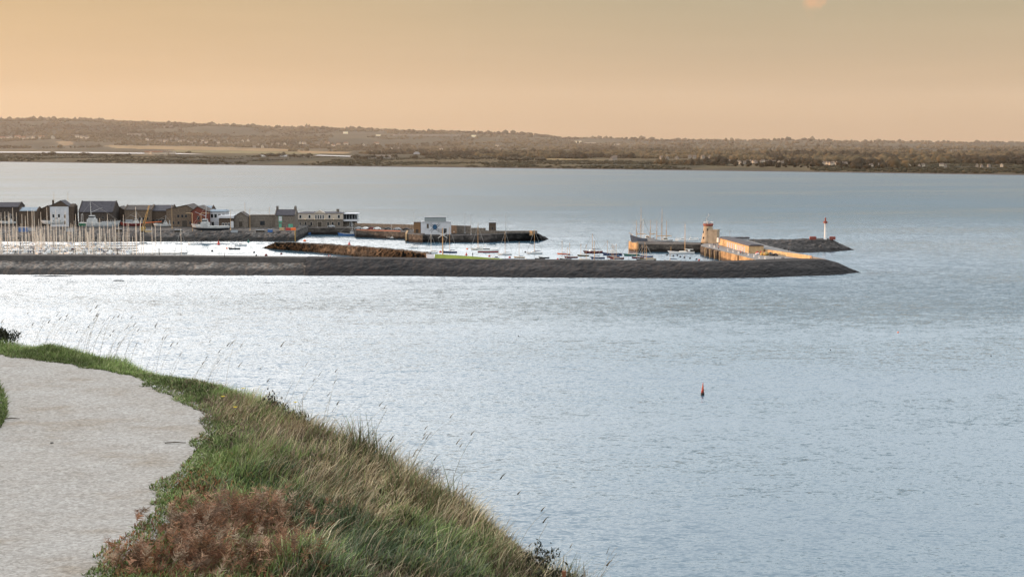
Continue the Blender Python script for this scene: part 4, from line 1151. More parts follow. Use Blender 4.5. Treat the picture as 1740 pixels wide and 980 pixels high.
win(t, .5*w, 2.2, .8, 1.2, frame=M_STONE, y=.07)
# ------------------------------------------------------------------ boats
def hull_mesh(Lh, beam, free, rake=.9, transom=.75, sheer=.35, draft=.35, full=2.2, n=11):
    b = MB(); rows = []
    for i in range(n):
        t = i / (n-1); x = (t - .5) * Lh
        hb = beam/2 * (transom + (1-transom)*math.sin(min(t/.5, 1)*math.pi/2)) if t < .5 else beam/2 * (1 - ((t-.5)/.5)**full)
        hb = max(hb, .03)
        zt = free * (1 + sheer * ((t-.42)/.58)**2 * (1 if t > .42 else .35))
        xo = rake * max(0, (t-.72)/.28)**1.6 * (1)
        zk = -draft * (1 - max(0, (t-.75)/.25)**2) * min(1, .5 + t*2)
        row = []
        for f, wz in ((-1, 1), (-.93, .55), (-.7, .12), (0, 0), (.7, .12), (.93, .55), (1, 1)):
            z = zk + (zt - zk)*wz
            row.append((x + xo*wz - (rake*.5 if False else 0), f*hb, z))
        rows.append(row)
    b.grid(rows)
    b.add(rows[0], [tuple(range(7))])
    b.k = 1
    dk = [[(r[0][0], r[0][1]*.96, r[0][2]-.06), (r[6][0], r[6][1]*.96, r[6][2]-.06)] for r in rows]
    b.grid(dk)
    return b
def yacht_proto():
    t = thing('sailing_boat', 'x', 'sailing boat')
    hull_mesh(8.6, 2.7, .95).build('hull', [M_WHITE, M_DECK], t, False)
    b = MB(); b.taper(-1.6, 2.2, -.85, .85, .85, 1.45, .45, .15); ca = b.build('cabin', M_WHITE, t)
    b = MB(); b.box(-.9, 1.4, -.80, .80, 1.05, 1.26); b.build('window', M_GLASS, ca)
    b = MB(); b.tube((.5, 0, .0), (.5, 0, 1.0), .11, .085, 6); b.tube((.5, -.4, .55), (.5, .4, .55), .006, .006, 4); b.build('mast', M_ALU, t)
    b = MB(); b.tube((.45, 0, 1.75), (-3.2, 0, 1.7), .13, .09, 6); b.tube((.4, 0, 1.9), (-3.0, 0, 1.8), .17, .1, 6); b.build('boom', M_CANVAS, t)
    b = MB(); b.tube((4.7, 0, .1), (.5, 0, .97), .016, .016, 3); b.tube((-4.1, 0, .09), (.5, 0, .99), .016, .016, 3)
    for s in (-1, 1): b.tube((.4, s*1.25, .09), (.5, s*.4, .55), .014, .014, 3); b.tube((.5, s*.4, .55), (.5, 0, .97), .014, .014, 3)
    b.build('rigging', M_RIG, t)
    return t
YP = yacht_proto(); YP_used = False
BOOMS = [M_CANVAS, M_CANVAS, M_TAN, M_BLUE, M_CREAMHULL, M_MAROON, M_GREY]
def yacht(p, L_, rz, mast_h, hull, lab, grp, mast_dx=0.0, spar=None, cabin=True, boom=None, name=None, cat=None):
    global YP_used
    o = YP if not YP_used else copy_tree(YP); YP_used = True
    s = L_ / 8.9
    o.location = (p.x, p.y, 0); o.rotation_euler = (0, 0, rz); o.scale = (s, s, s)
    for ch in list(o.children):
        st = ch.name.split('.')[0]
        if st == 'hull': recolor(ch, hull)
        elif st in ('mast', 'rigging'):
            ch.scale = (1, 1, mast_h / s); ch.location = (mast_dx, 0, 0)
            if st == 'mast': ch.scale = (.85/s, .85/s, mast_h/s); ch.location = (mast_dx + .5 - .425/s, 0, 0)
            if st == 'mast' and spar: recolor(ch, spar)
        elif st == 'boom':
            ch.location = (mast_dx, 0, 0); recolor(ch, boom or random.choice(BOOMS))
        elif st == 'cabin' and not cabin:
            for g in list(ch.children): bpy.data.objects.remove(g)
            bpy.data.objects.remove(ch)
    tag(o, lab, 'sailing boat', grp)
    return o
bpy.context.view_layer.update()
# marina: masts read off the photo, then more boats on the same pontoons
listed = [(0,357),(4,365),(10,367),(16.5,358.5),(18,372),(24,362),(30,371),(39,365),(45,371),(49,368),(56,369),(60,358),(67,372),(71,371),(81.5,367),(83,385),(89,371),(96.5,365),(102,374),(92,391),(107.5,383),(113,371),(122,379),(127.5,376),(130,371),(137,383),(141,383),(148,381),(153.5,386),(158,376),(160,386),(171,372),(173,388),(178,383),(184,371),(192,381),(196,376),(202,380),(211,373),(217,378),(220,378),(232,352),(239,376),(231,385),(240,375.5),(244.5,384),(259,384),(265,380),(274,380)]
rows_y = [705, 722, 740, 758, 776, 793]
GM = 'yachts packed in the marina'
def mast_z(px, py, D): return Q(px, py, D).z
for i, (px, py) in enumerate(listed):
    Dm_ = random.choice(rows_y if px < 200 else rows_y[:4]) + random.uniform(-2, 2)
    if px > 235: Dm_ = random.uniform(690, 715)
    if py < 360: Dm_ = random.uniform(690, 712)
    if py > 380: Dm_ = random.choice(rows_y[3:]) if px < 230 else 715
    p = Q(px, 430, Dm_); h = mast_z(px, py, Dm_)
    for _ in range(3):
        if h > 15.5 and px != 232: Dm_ = 700; h = mast_z(px, py, Dm_)
    lab, grp = 'bare-masted pale yacht packed among many others in the marina on the left', GM
    if px == 232: lab, grp = 'yacht with the tallest mast near the right end of the crowded marina', None
    if px == 274: lab, grp = 'last masted yacht at the right-hand end of the marina crowd, beside the motor cruiser', None
    hull = random.choice([M_WHITE]*6 + [M_CREAMHULL, M_NAVY, M_CREAMHULL, M_GREY])
    yacht(p, random.uniform(8, 11), math.pi/2*random.choice((1, -1)) + random.uniform(-.25, .25) + .35, h, hull, lab, grp)
for i in range(100):
    px = random.uniform(-12, 226) if i < 88 else random.uniform(-60, 0); D_ = random.choice(rows_y) + random.uniform(-2, 2)
    p = Q(px, 430, D_); h = random.uniform(8.5, 12.5)
    hull = random.choice([M_WHITE]*6 + [M_CREAMHULL, M_NAVY, M_BLUE, M_MAROON, M_CREAMHULL])
    yacht(p, random.uniform(7, 10), math.pi/2*random.choice((1, -1)) + random.uniform(-.25, .25) + .35, h, hull, 'bare-masted pale yacht packed among many others in the marina on the left', GM)
# outlying yacht mast right of the marina
yacht(Q(306.5, 430, 700), 8, .5, mast_z(306.5, 388.5, 700), M_WHITE, 'yacht with a lone mast rising behind the white motor cruiser at the marina end', None)
# pontoons
pon = None
for i, y in enumerate(rows_y):
    x0, x1 = Q(-60, 430, y).x, Q(228 if i > 2 else 300, 430, y).x
    t = thing('pontoon', 'x', 'pontoon', ((x0+x1)/2, y+6.5, 0)); w = (x1-x0)/2
    b = MB(); b.box(-w, w, -1.1, 1.1, -.2, .5)
    b.build('walkway', M_PONTOON, t)
    for k in range(int(w*2/9)):
        b = MB(); b.box(-w+k*9, -w+k*9+.8, -7.5, -1.1, -.2, .45); b.build('finger', M_PONTOON, t)
    for k in range(5):
        b = MB(); x = -w + (k+.5)*w*2/5; b.tube((x, 1.4, -2), (x, 1.4, 2.6), .2, .2, 7); b.build('mooring_pile', M_TIMBER, t)
    tag(t, 'pale floating pontoon between the rows of marina yachts', 'pontoon', 'marina pontoons')

def motorboat(px0, px1, ywl, hull, label, left=True, house=.5, name='motor_boat', cat='motor boat', tall=False, stripe=None, mastm=None, cover=None, rz=0.0):
    """small motor cruiser: hull, wheelhouse with window band, rail and mast"""
    a, b_ = P(px0, ywl, 0), P(px1, ywl, 0); L_ = (b_-a).length; c = (a+b_)/2
    t = thing(name, label, cat, (c.x, c.y, 0), (math.pi if left else 0) + rz)
    hull_mesh(L_, L_*.30, L_*.11, rake=L_*.06, sheer=.5).build('hull', [hull, M_DECK], t)
    f = L_*.11
    if house:
        k = MB(); x0 = -L_*.28 + (L_*.12 if house < .5 else 0)
        k.taper(x0, x0+L_*.42*house*1.6, -L_*.105, L_*.105, f*.9, f*.9+L_*(.2 if tall else .12), L_*.05, L_*.015); w_ = k.build('wheelhouse', cover or M_WHITE, t)
        k = MB(); k.box(x0+L_*.04, x0+L_*.42*house*1.6-L_*.025, -L_*.099, L_*.099, f*.9+L_*(.11 if tall else .055), f*.9+L_*(.16 if tall else .095)); k.build('window', M_GLASS, w_)
        k = MB(); k.tube((x0+L_*.15, 0, f+L_*.1), (x0+L_*.13, 0, f+L_*.32), .05, .03, 5); k.build('mast', mastm or M_ALU, t)
    k = MB(); pts = [(L_*(.1+.4*i/5), L_*.13*(1-(i/5)**2)) for i in range(6)]
    for s in (-1, 1):
        for i in range(5): k.tube((pts[i][0], s*pts[i][1], f*1.2+.7), (pts[i+1][0], s*pts[i+1][1], f*1.3+.75), .025, .025, 4); k.tube((pts[i][0], s*pts[i][1], f), (pts[i][0], s*pts[i][1], f*1.2+.7), .02, .02, 4)
    k.build('rail', M_ALU, t)
    if stripe:
        hb = hull_mesh(L_*1.004, L_*.305, L_*.055, rake=L_*.06, sheer=.2); hb.v = [v for v in hb.v]; hb.build('waterline_stripe', [stripe, stripe], t)
    return t
def trawler(px0, px1, ywl, hull, label, left=True, D=None, z=0.0, gantry=True, wheel_aft=True, mast_py=None, stripe=None, spar=M_DULLWHITE):
    if D is None: a, b_ = P(px0, ywl, z), P(px1, ywl, z)
    else: a, b_ = Q(px0, ywl, D), Q(px1, ywl, D); z = a.z
    L_ = (b_-a).length; c = (a+b_)/2
    t = thing('fishing_boat', label, 'fishing boat', (c.x, c.y, z), math.pi if left else 0)
    fr = L_*.085
    hull_mesh(L_, L_*.25, fr, rake=L_*.07, sheer=.75, transom=.85, draft=L_*.05, full=2.6).build('hull', [hull, M_DECK], t)
    if stripe: hull_mesh(L_*1.003, L_*.273, fr*.35, rake=L_*.05, sheer=.5, transom=.85, draft=L_*.05, full=2.6).build('boot_stripe', [stripe, stripe], t)
    x0 = -L_*.30 if wheel_aft else L_*.05
    b = MB(); b.taper(x0, x0+L_*.24, -L_*.10, L_*.10, fr*.9, fr*.9+L_*.11, L_*.01, L_*.005); b.taper(x0+L_*.04, x0+L_*.2, -L_*.085, L_*.085, fr*.9+L_*.11, fr*.9+L_*.2, L_*.015, L_*.005)
    w_ = b.build('wheelhouse', M_DULLWHITE, t)
    b = MB(); b.box(x0+L_*.05, x0+L_*.192, -L_*.083, L_*.083, fr*.9+L_*.14, fr*.9+L_*.18); b.build('window', M_GLASS, w_)
    mh = L_*.55
    b = MB(); xm = x0+L_*.1; b.tube((xm, 0, fr+L_*.15), (xm-L_*.02, 0, fr+mh), L_*.011, L_*.007, 6); b.tube((xm, -L_*.07, fr+mh*.75), (xm, L_*.07, fr+mh*.75), .08, .08, 4)
    b.tube((xm, 0, fr+mh*.5), (xm+L_*.3, 0, fr+mh*.72), L_*.006, L_*.004, 5); b.build('mast', spar, t)
    if gantry:
        b = MB(); xg = -L_*.44
        for s in (-1, 1): b.tube((xg, s*L_*.09, fr*.9), (xg, s*L_*.07, fr+L_*.22), .14, .12, 6)
        b.tube((xg, -L_*.075, fr+L_*.22), (xg, L_*.075, fr+L_*.22), .14, .14, 6); b.build('gantry', spar, t)
    b = MB()
    for s in (-1, 1):
        for i in range(9):
            xx = L_*(.02+.05*i); yy = s*L_*.13*(1-(i/9.)**2.2)
            b.tube((xx, yy, fr*1.0), (xx, yy, fr*1.25+L_*.03+i*L_*.004), .05, .05, 4)
    b.build('rail', M_DULLWHITE, t)
    b = MB(); b.box(L_*.08, L_*.2, -L_*.05, L_*.05, fr*.85, fr*.95+L_*.03); b.build('hatch', M_GREY, t)
    b = MB(); b.tube((xm, 0, fr+mh*.98), (L_*.5, 0, fr*1.8), .04, .04, 3); b.tube((xm, 0, fr+mh*.98), (-L_*.46, 0, fr+L_*.2), .04, .04, 3); b.build('stay', M_RIG, t)
    return t
# boats on the hard and along the quay
DH = 845
trawler(136, 201, 384, M_DULLWHITE, 'large white trawler with a green stern hauled out in front of the big warehouse', left=False, D=DH, stripe=M_GREY)
t_ = [o for o in bpy.data.objects if o.get('label', '').startswith('large white trawler')][0]
b = MB(); b.taper(-10.5, -6.5, -2.62, 2.62, .2, 1.5, .1, -.02); b.build('stern', mat('dark green paint', (.03, .12, .06), .6, .2, 1), t_)
trawler(206, 243, 382.5, M_MAROON, 'red-hulled fishing boat with a white rail ashore to the right of the white trawler', left=True, D=DH+2, gantry=True)
trawler(262, 290, 383.5, M_DULLWHITE, 'short white fishing boat with twin deckhouses ashore under the wide gable', left=True, D=DH+4)
trawler(329, 389, 389.0, M_DULLWHITE, 'long white trawler with dark underbody below the red brick building', left=True, D=DH-6, wheel_aft=False, stripe=M_BLACK, gantry=False)
trawler(72, 108, 379.5, M_DULLWHITE, 'white fishing boat ashore in front of the white house', left=True, D=DH-3)
trawler(0, 26, 379, M_DULLWHITE, 'white boat ashore at the far left edge of the quay', left=True, D=DH-3, gantry=False)
trawler(500, 533, 398.6, M_BLUE, 'blue and white fishing boat moored below the cream building', left=False, stripe=M_NAVY)
trawler(524, 546, 398.0, M_BLACK, 'dark fishing boat tucked behind the blue and white one', left=True)
trawler(576, 609, 400.2, M_BLUE, 'small pale blue fishing boat moored under the glazed annex', left=True, gantry=False)
trawler(640, 675, 403.2, M_BLACK, 'grey and black fishing boat moored under the orange kerb', left=True, gantry=True)
motorboat(656, 672, 406.0, M_BLACK, 'small dark workboat lying by the stone end of the middle pier', left=True)
# yellow crane / dredger spar
p = Q(247, 380, DH-1)
t = thing('yellow_crane', 'yellow lattice crane with an orange boom on the quay in front of the shed', 'crane', (p.x, DH-1, ZQ))
b = MB(); top = Q(253.5, 349, DH-1); top = top - Vector((p.x, DH-1, ZQ))
for s in (-.5, .5): b.tube((-1.5+s, s, 1.5), (top.x+s*.3, s*.3, top.z), .16, .1, 5)
for k in range(8):
    f = k/8; a = Vector((-1.5-.5, -.5, 1.5)).lerp(Vector((top.x, 0, top.z)), f); c = Vector((-1.5+.5, .5, 1.5)).lerp(Vector((top.x, 0, top.z)), f+.12); b.tube(a, c, .06, .06, 4)
b.build('jib', M_YELLOW, t)
b = MB(); b.box(-3, 0, -1, 1, .3, 2.6); b.build('cab', M_YELLOW, t)
b = MB(); b.tube((0, 0, 4.9), (9, 0, 5.6), .22, .15, 6); b.build('boom', M_ORANGE, t)
b = MB(); b.box(-3.3, .5, -1.3, -.7, -.3, .5); b.box(-3.3, .5, .7, 1.3, -.3, .5); b.build('track', M_TYRE, t)
# stacked stores along the quay edge
for px, D_, w_, h_, m, lab in [(40, 842, 5, 2.4, M_BLUE, 'blue shipping container on the quay at the far left'), (54, 848, 3, 1.5, M_DULLWHITE, 'white fish bin stack beside the blue container'), (119, 843, 4, 2.2, M_GREY, 'grey store box on the quay right of the white house'),
      (202, 842, 3, 1.6, M_TIMBER, 'dark timber stack right of the white trawler'), (252, 838, 3.5, 1.4, M_TAN, 'tan pallet stack at the foot of the yellow crane'), (303, 836, 4, 1.5, M_TIMBER, 'dark crate stack under the twin-headed lamp post'),
      (398, 836, 3.4, 1.6, M_GREY, 'grey store box in front of the small stone shed'), (442, 838, 4.5, 1.3, M_TIMBER, 'low dark crate stack in front of the flat stone building'), (459, 838, 2.5, 1.6, M_BLUE, 'small blue bin left of the stone house')]:
    p = Q(px, 384, D_); t = thing('store_box', lab, 'box', (p.x, D_, ZQ))
    b = MB(); b.box(-w_/2, w_/2, -1, 1, .12, h_); b.build('body', m, t)
    b = MB()
    for k in range(3): b.box(-w_/2 + k*(w_-.3)/2, -w_/2 + k*(w_-.3)/2 + .3, -1.05, 1.05, 0, .118)
    b.build('skid', M_TIMBER, t)
    b = MB(); b.box(-w_/2-.06, w_/2+.06, -1.06, 1.06, h_, h_+.14); b.build('lid', M_GREY if m is not M_GREY else M_TIMBER, t)
# gallows frames
for a, c_, lab in ((316, 327, 'pale steel gallows frame to the left of the long white trawler'), (342, 356, 'pale steel gallows frame behind the long white trawler')):
    p0, p1 = Q(a, 384, DH+3), Q(c_, 384, DH+3); zt = zpy(362.2, DH+3)
    t = thing('gallows_frame', lab, 'frame', (p0.x, DH+3, ZQ))
    b = MB(); w = p1.x-p0.x; b.tube((w if a < 330 else 0, 0, 0), (w if a < 330 else 0, 0, zt-ZQ), .2, .2, 6); b.build('post', M_TAN, t)
    b = MB(); b.tube((0, 0, zt-ZQ), (w, 0, zt-ZQ), .18, .18, 6); b.build('beam', M_TAN, t)
# orange and red gear at the quay corner
for px, m, lab in ((479, M_TAN, 'tan gear box at the quay corner'), (489.5, M_RED, 'red gear bundle at the quay corner'), (498.5, M_ORANGE, 'pale orange gear box at the very end of the quay corner')):
    p = P(px, 391.2, ZQ); t = thing('gear_box', lab, 'box', (p.x, p.y, ZQ))
    b = MB(); b.taper(-1.4, 1.4, -.8, .8, 0, 1.2, .15, .1); b.build('body', m, t); b = MB(); b.box(-1.35, 1.35, -.75, .75, 1.2, 1.45); b.build('lid', m, t)
p = P(501.8, 410, 0); b = MB(); b.lathe([(.25, -1), (.25, 5.2), (.35, 5.3), (.35, 5.6), (.1, 5.8)], 8); tag(b.build('corner_post', M_YELLOW, loc=(p.x, p.y-.3, 0)), 'yellow marker pile on the outer corner of the boulder quay', 'post')

# motor cruiser at the end of the marina and boats in the channel
motorboat(298, 328, 437.2, M_WHITE, 'large white motor cruiser at the right end of the marina', left=False, house=.7, tall=True)
motorboat(324, 342, 438.2, M_WHITE, 'small white open boat to the right of the motor cruiser', left=False, house=.35)
motorboat(271, 287, 407.6, M_WHITE, 'small white cabin boat moored below the boulder quay', left=True, house=.6)
motorboat(356, 369, 408.6, M_WHITE, 'white cabin boat next to the red buoy by the boulder quay', left=True, house=.6)
motorboat(319.5, 337, 415.6, M_WHITE, 'low white dinghy alone in the channel', left=True, house=.0)
motorboat(399, 419, 417.8, M_WHITE, 'white speedboat to the left of the boulder mound tip', left=False, house=.4)
motorboat(389, 408, 423.6, M_BLACK, 'black inflatable boat with red engine in the channel', left=True, house=.25, cover=M_WHITE, mastm=M_RED)
motorboat(503, 520, 438.0, M_WHITE, 'slim white rowing boat just over the near breakwater', left=True, house=0)
motorboat(694.5, 710.5, 421.8, M_WHITE, 'small pale motor boat to the left of the first moored yacht', left=False, house=.5)
motorboat(812, 846, 428.6, M_WHITE, 'white motor cruiser with red waterline and wheelhouse, moored off the lawn', left=False, house=.6, stripe=M_RED)
motorboat(836, 849, 438.6, M_WHITE, 'small white boat with dark cover near the right end of the lawn', left=True, house=.6, cover=M_CANVAS)
motorboat(909.5, 926, 441, M_BLACK, 'black open boat close behind the breakwater, nearer of a pair', left=True, house=.0)
motorboat(916, 933.5, 438.8, M_BLACK, 'black open boat of the pair, the one farther from the breakwater', left=True, house=.0)
motorboat(951.5, 971, 441.8, M_BLACK, 'dark grey dinghy close behind the breakwater under the orange boats', left=True, house=.25, cover=M_GREY)
# moored yachts: (px0, px1, waterline, mast px, mast top, hull, label)
ML = [
 (722, 744, 430.4, 732.5, 396.5, M_WHITE, 'white yacht moored left of the flagstaff', {}),
 (753, 777, 429.6, 764.2, 385.5, M_NAVY, 'yacht with blue boom cover just right of the flagstaff', {'boom': M_CANVAS}),
 (801, 826, 424.6, 812.2, 382.5, M_CREAMHULL, 'cream yacht with a tall mast half hidden by a motor cruiser', {}),
 (846.5, 870, 433.2, 858.2, 392.5, M_WHITE, 'white yacht moored alone right of the motor cruiser', {}),
 (874, 892, 438.2, 882, 411, M_TAN, 'small brown boat with a short thin mast', {'cabin': False}),
 (895.5, 922, 431.4, 908, 390, M_WHITE, 'white yacht with dark boom cover at the tip of the middle pier', {'boom': M_CANVAS}),
 (947.5, 963, 432.0, 955, 409, M_ORANGE, 'orange-hulled keelboat, leftmost of the classic fleet', {'cabin': False}),
 (956, 969, 432.6, 968, 412.5, M_RED, 'red keelboat overlapping the orange one', {'cabin': False}),
 (960, 982, 438.2, 964, 420, M_MAROON, 'maroon keelboat below the orange and red pair', {'cabin': False}),
 (982, 1001.5, 435.2, 987, 414, M_OLIVE, 'olive varnished keelboat below the big maroon yacht', {'cabin': False}),
 (992.5, 1024.5, 430.0, 1006.5, 397, M_MAROON, 'big maroon yacht with dark boom, the farthest of the classic fleet', {'boom': M_CANVAS}),
 (1004.5, 1028, 439.4, 1010, 409, M_NAVY, 'navy keelboat under the big maroon yacht', {'cabin': False}),
 (985, 1003, 441.6, 996, 415, M_CREAMHULL, 'pale keelboat between the olive and white ones', {'cabin': False}),
 (1001, 1021, 443.8, 1009.4, 424, M_WHITE, 'white keelboat right against the breakwater edge left of the maroon pair', {'cabin': False}),
 (1025, 1058, 433.4, 1032, 409, M_NAVY, 'long dark blue keelboat right of the big maroon yacht', {'cabin': False}),
 (1032, 1053, 437.7, 1040, 414, M_MAROON, 'maroon keelboat, the farther of the close maroon pair', {'cabin': False}),
 (1037, 1061, 439.9, 1047, 414.4, M_MAROON, 'maroon keelboat, the nearer of the close maroon pair', {'cabin': False}),
 (1034.5, 1059, 443.9, 1043, 416, M_GREY, 'pale grey keelboat against the breakwater edge under the maroon pair', {'cabin': False}),
 (1060.5, 1087, 434.4, 1068, 409, M_TEAL, 'green keelboat lying left of the spur pier foot', {'cabin': False}),
 (1074, 1094, 438.8, 1082, 414, M_MAROON, 'single maroon keelboat in front of the green one', {'cabin': False}),
 (1088, 1110, 436.8, 1091, 416, M_NAVY, 'dark navy keelboat under the sunlit end of the spur pier', {'cabin': False}),
 (1088, 1115, 442.2, 1095.5, 411, M_OLIVE, 'olive keelboat beside the breakwater, under the navy one', {'cabin': False}),
 (1083, 1113, 444.4, 1098.5, 417, M_BLACK, 'black-hulled keelboat with brown cover tight against the breakwater', {'cabin': False, 'boom': M_TAN}),
 (1130, 1158, 445.6, 1138.5, 431, M_GREY, 'grey keelboat mostly hidden behind the breakwater, its boom showing', {'cabin': False}),
]
for a, b_, yw, mx, mt, hull, lab, kw in ML:
    A, B = P(a, yw, 0), P(b_, yw, 0); c = (A+B)/2; L_ = (B-A).length
    rz = math.pi + random.uniform(-.22, .22)
    s = L_/8.9
    xm = P(mx, yw, 0).x - c.x
    h = Q(mx, mt, c.y).z
    yacht(c, L_, rz, h, hull, lab, None, mast_dx=-xm/s - .5, spar=(M_WOODSPAR if not kw.get('cabin', True) or True and random.random() < .4 else M_ALU), **kw)
# white classic ketch by the spur pier
A, B = P(1137.5, 430.8, 0), P(1180, 430.8, 0); c = (A+B)/2; L_ = (B-A).length
t = thing('classic_ketch', 'long white two-masted classic yacht moored in front of the spur pier', 'sailing boat', (c.x, c.y, 0), math.pi)
hull_mesh(L_, L_*.22, L_*.066, rake=L_*.08, sheer=.8, transom=.35, full=1.8).build('hull', [M_WHITE, M_DECK], t)
b = MB(); b.taper(-L_*.2, L_*.12, -L_*.06, L_*.06, L_*.058, L_*.105, L_*.02, L_*.01); b.build('cabin', M_CREAMHULL, t)
b = MB(); b.box(-L_*.32, -L_*.24, -.7, .7, L_*.09, L_*.09+.8); b.build('hatch', M_WHITE, t)
xm = -(P(1163.6, 430.8, 0).x - c.x); h = Q(1163.6, 380, c.y).z
b = MB(); b.tube((xm, 0, 0), (xm, 0, h), .15, .10, 7); b.tube((xm, -.9, h*.6), (xm, .9, h*.6), .04, .04, 4); b.build('mast', M_WOODSPAR, t)
x2 = -(P(1140, 430.8, 0).x - c.x); h2 = Q(1140, 419, c.y).z
b = MB(); b.tube((x2, 0, 0), (x2, 0, h2), .12, .08, 6); b.build('mizzen_mast', M_WOODSPAR, t)
b = MB(); b.tube((xm, 0, 2.1), (xm-L_*.34, 0, 2.0), .2, .12, 6); b.build('boom', M_CREAMHULL, t)
b = MB()
for e in ((L_*.52, 0, 1.3), (-L_*.46, 0, 1), (xm-.4, 1.5, 1), (xm-.4, -1.5, 1)): b.tube((xm, 0, h*.98), e, .02, .02, 3)
b.build('rigging', M_RIG, t)
# tall ships behind the spur pier
def ship(px0, px1, ydeck, zdeck, hull, label, left, masts, D, band=None):
    A, B = Q(px0, ydeck, D), Q(px1, ydeck, D); c = (A+B)/2; L_ = (B-A).length; fr = c.z
    t = thing('tall_ship', label, 'tall ship', (c.x, D, 0), math.pi if left else 0); sg = -1 if left else 1
    hull_mesh(L_, L_*.25, fr*.92, rake=L_*.09, sheer=.35, transom=.6, draft=1.2, full=2.4).build('hull', [hull, M_DECK], t)
    if band: hb = hull_mesh(L_*1.002, L_*.2515, fr*.42, rake=L_*.06, sheer=.2, transom=.6, draft=.9, full=2.4); hb.build('boot_band', [band, band], t)
    b = MB(); b.taper(-L_*.3, -L_*.08, -L_*.07, L_*.07, fr*.9, fr*.9+1.5, .4, .2); w_ = b.build('deckhouse', M_CREAMHULL, t)
    b = MB(); b.box(-L_*.27, -L_*.11, -L_*.069, L_*.069, fr*.9+.6, fr*.9+1.1); b.build('window', M_GLASS, w_)
    b = MB(); b.tube((L_*.48, 0, fr*1.2), (L_*.64, 0, fr*1.2+1.2), .18, .08, 6); b.build('bowsprit', M_WOODSPAR, t)
    rg = MB()
    for px, top in masts:
        x = sg*(Q(px, 400, D).x - c.x); h = Q(px, top, D).z
        b = MB(); b.tube((x, 0, fr*.5), (x, 0, h*.68), .16, .13, 7); b.tube((x, 0, h*.66), (x, 0, h), .10, .05, 6); b.tube((x, -1.6, h*.68), (x, 1.6, h*.68), .06, .06, 4)
        b.tube((x, 0, fr+1.6), (x-L_*.22, 0, fr+1.8), .22, .14, 6); b.build('mast', M_WOODSPAR, t)
        for s in (-1, 1):
            for e in (-.7, 0, .7): rg.tube((x+e, s*L_*.11, fr), (x, 0, h*.7), .03, .03, 3)
        rg.tube((x, 0, h*.97), (L_*.62, 0, fr*1.2+1.1), .028, .028, 3); rg.tube((x, 0, h*.97), (-L_*.48, 0, fr*1.1), .028, .028, 3)
        rg.tube((x, 0, h*.68), (L_*.5, 0, fr*1.3), .028, .028, 3)
    rg.build('rigging', M_RIG, t)
    return t
Ds = P(1120, 410.6, 4.0).y + 4
ship(1074, 1112, 403.2, 0, M_SLATEHULL, 'dark blue-grey tall ship with a high bow, at the left end behind the spur pier', True, [(1081.5, 374), (1089, 352), (1105, 373.5)], Ds+3, M_NAVY)
ship(1103, 1143, 406.4, 0, M_GREY, 'grey-hulled tall ship with a very tall mainmast, behind the middle of the spur pier', True, [(1116, 375), (1124.6, 353.5), (1132.4, 374.5)], Ds-1, M_BLACK)
yacht(Q(1094.5, 405, Ds+12), 11, math.pi, mast_z(1094.5, 371, Ds+12), M_WHITE, 'thin mast of a yacht rising between the two tall ships', None)
motorboat(1148, 1168, 409.0, M_WHITE, 'white cabin boat beyond the spur pier, left of the lighthouse', left=True, house=.6)
motorboat(1166, 1187, 409.2, M_WHITE, 'small white boat beyond the spur pier closest to the lighthouse', left=False, house=.5)

# buoys
def buoy(px, py, m, label, r=.55, grp=None, name='buoy', cat='buoy', can=False):
    p = P(px, py, 0); t = thing(name, label, cat, (p.x, p.y, 0), 0, grp)
    b = MB()
    b.lathe([(r*.3, -r*.4), (r*.85, -.05), (r, r*.35), (r*.8, r*.95), (r*.3, r*1.25)] if not can else [(r, -.4*r), (r*1.05, .3*r), (r*.75, .5*r), (r*.5, 1.4*r), (r*.3, 1.9*r), (r*.1, 2*r)], 12); b.build('float', m, t, True)
    b = MB(); b.lathe([(r*.14, r*1.2), (r*.14, r*1.6), (r*.02, r*1.65)] if not can else [(.06, 1.9*r), (.06, 2.2*r), (.22, 2.25*r), (.22, 2.5*r), (.02, 2.55*r)], 8); b.build('eye', M_GREY if not can else m, t)
    return t
for px, py, m, lab, r, can in [
    (371.5, 415.5, M_RED, 'red channel buoy below the boulder quay', .9, True), (422, 411.8, M_TEAL, 'green channel buoy in front of the boulder quay', .7, True),
    (593.5, 417.4, M_RED, 'red conical buoy behind the brown boulder mound', .9, True), (517.8, 410.2, M_ORANGE, 'orange ball buoy off the quay corner', .8, False),
    (385.5, 422.6, M_ORANGE, 'orange mooring buoy left of the black inflatable', .5, False), (360.5, 427.4, M_BLACK, 'dark mooring buoy alone in the middle of the channel', .6, False),
    (431.8, 429.4, M_BLACK, 'dark mooring buoy right of the channel, the farther one', .55, False), (435.5, 434.6, M_BLACK, 'dark mooring buoy nearest the breakwater in the channel', .5, False),
    (452.2, 434.6, M_MAROON, 'brown mooring buoy just right of the two dark channel buoys', .75, False), (478, 432.2, M_MAROON, 'brown mooring buoy in front of the mound', .6, False),
    (748.5, 429, M_RED, 'red buoy at the foot of the flagstaff', .7, False), (792.4, 433.6, M_RED, 'tall red and white buoy just above the lawn', .6, True), (793.8, 423.6, M_ORANGE, 'small orange buoy left of the cream yacht', .5, False),
    (831.6, 436, M_RED, 'red buoy near the right end of the lawn', .6, False), (866.2, 438.2, M_RED, 'red buoy right of the lawn end', .6, False), (892.5, 429, M_BLACK, 'dark buoy left of the yacht at the pier tip', .5, False),
    (894, 441.6, M_CREAMHULL, 'pale buoy close over the breakwater edge', .6, False), (947.8, 440.8, M_RED, 'red buoy left of the dark grey dinghy', .5, False), (1188, 442.4, M_RED, 'red buoy at the end of the line of dark mooring floats', .5, False)]:
    buoy(px, py, m, lab, r, can=can)
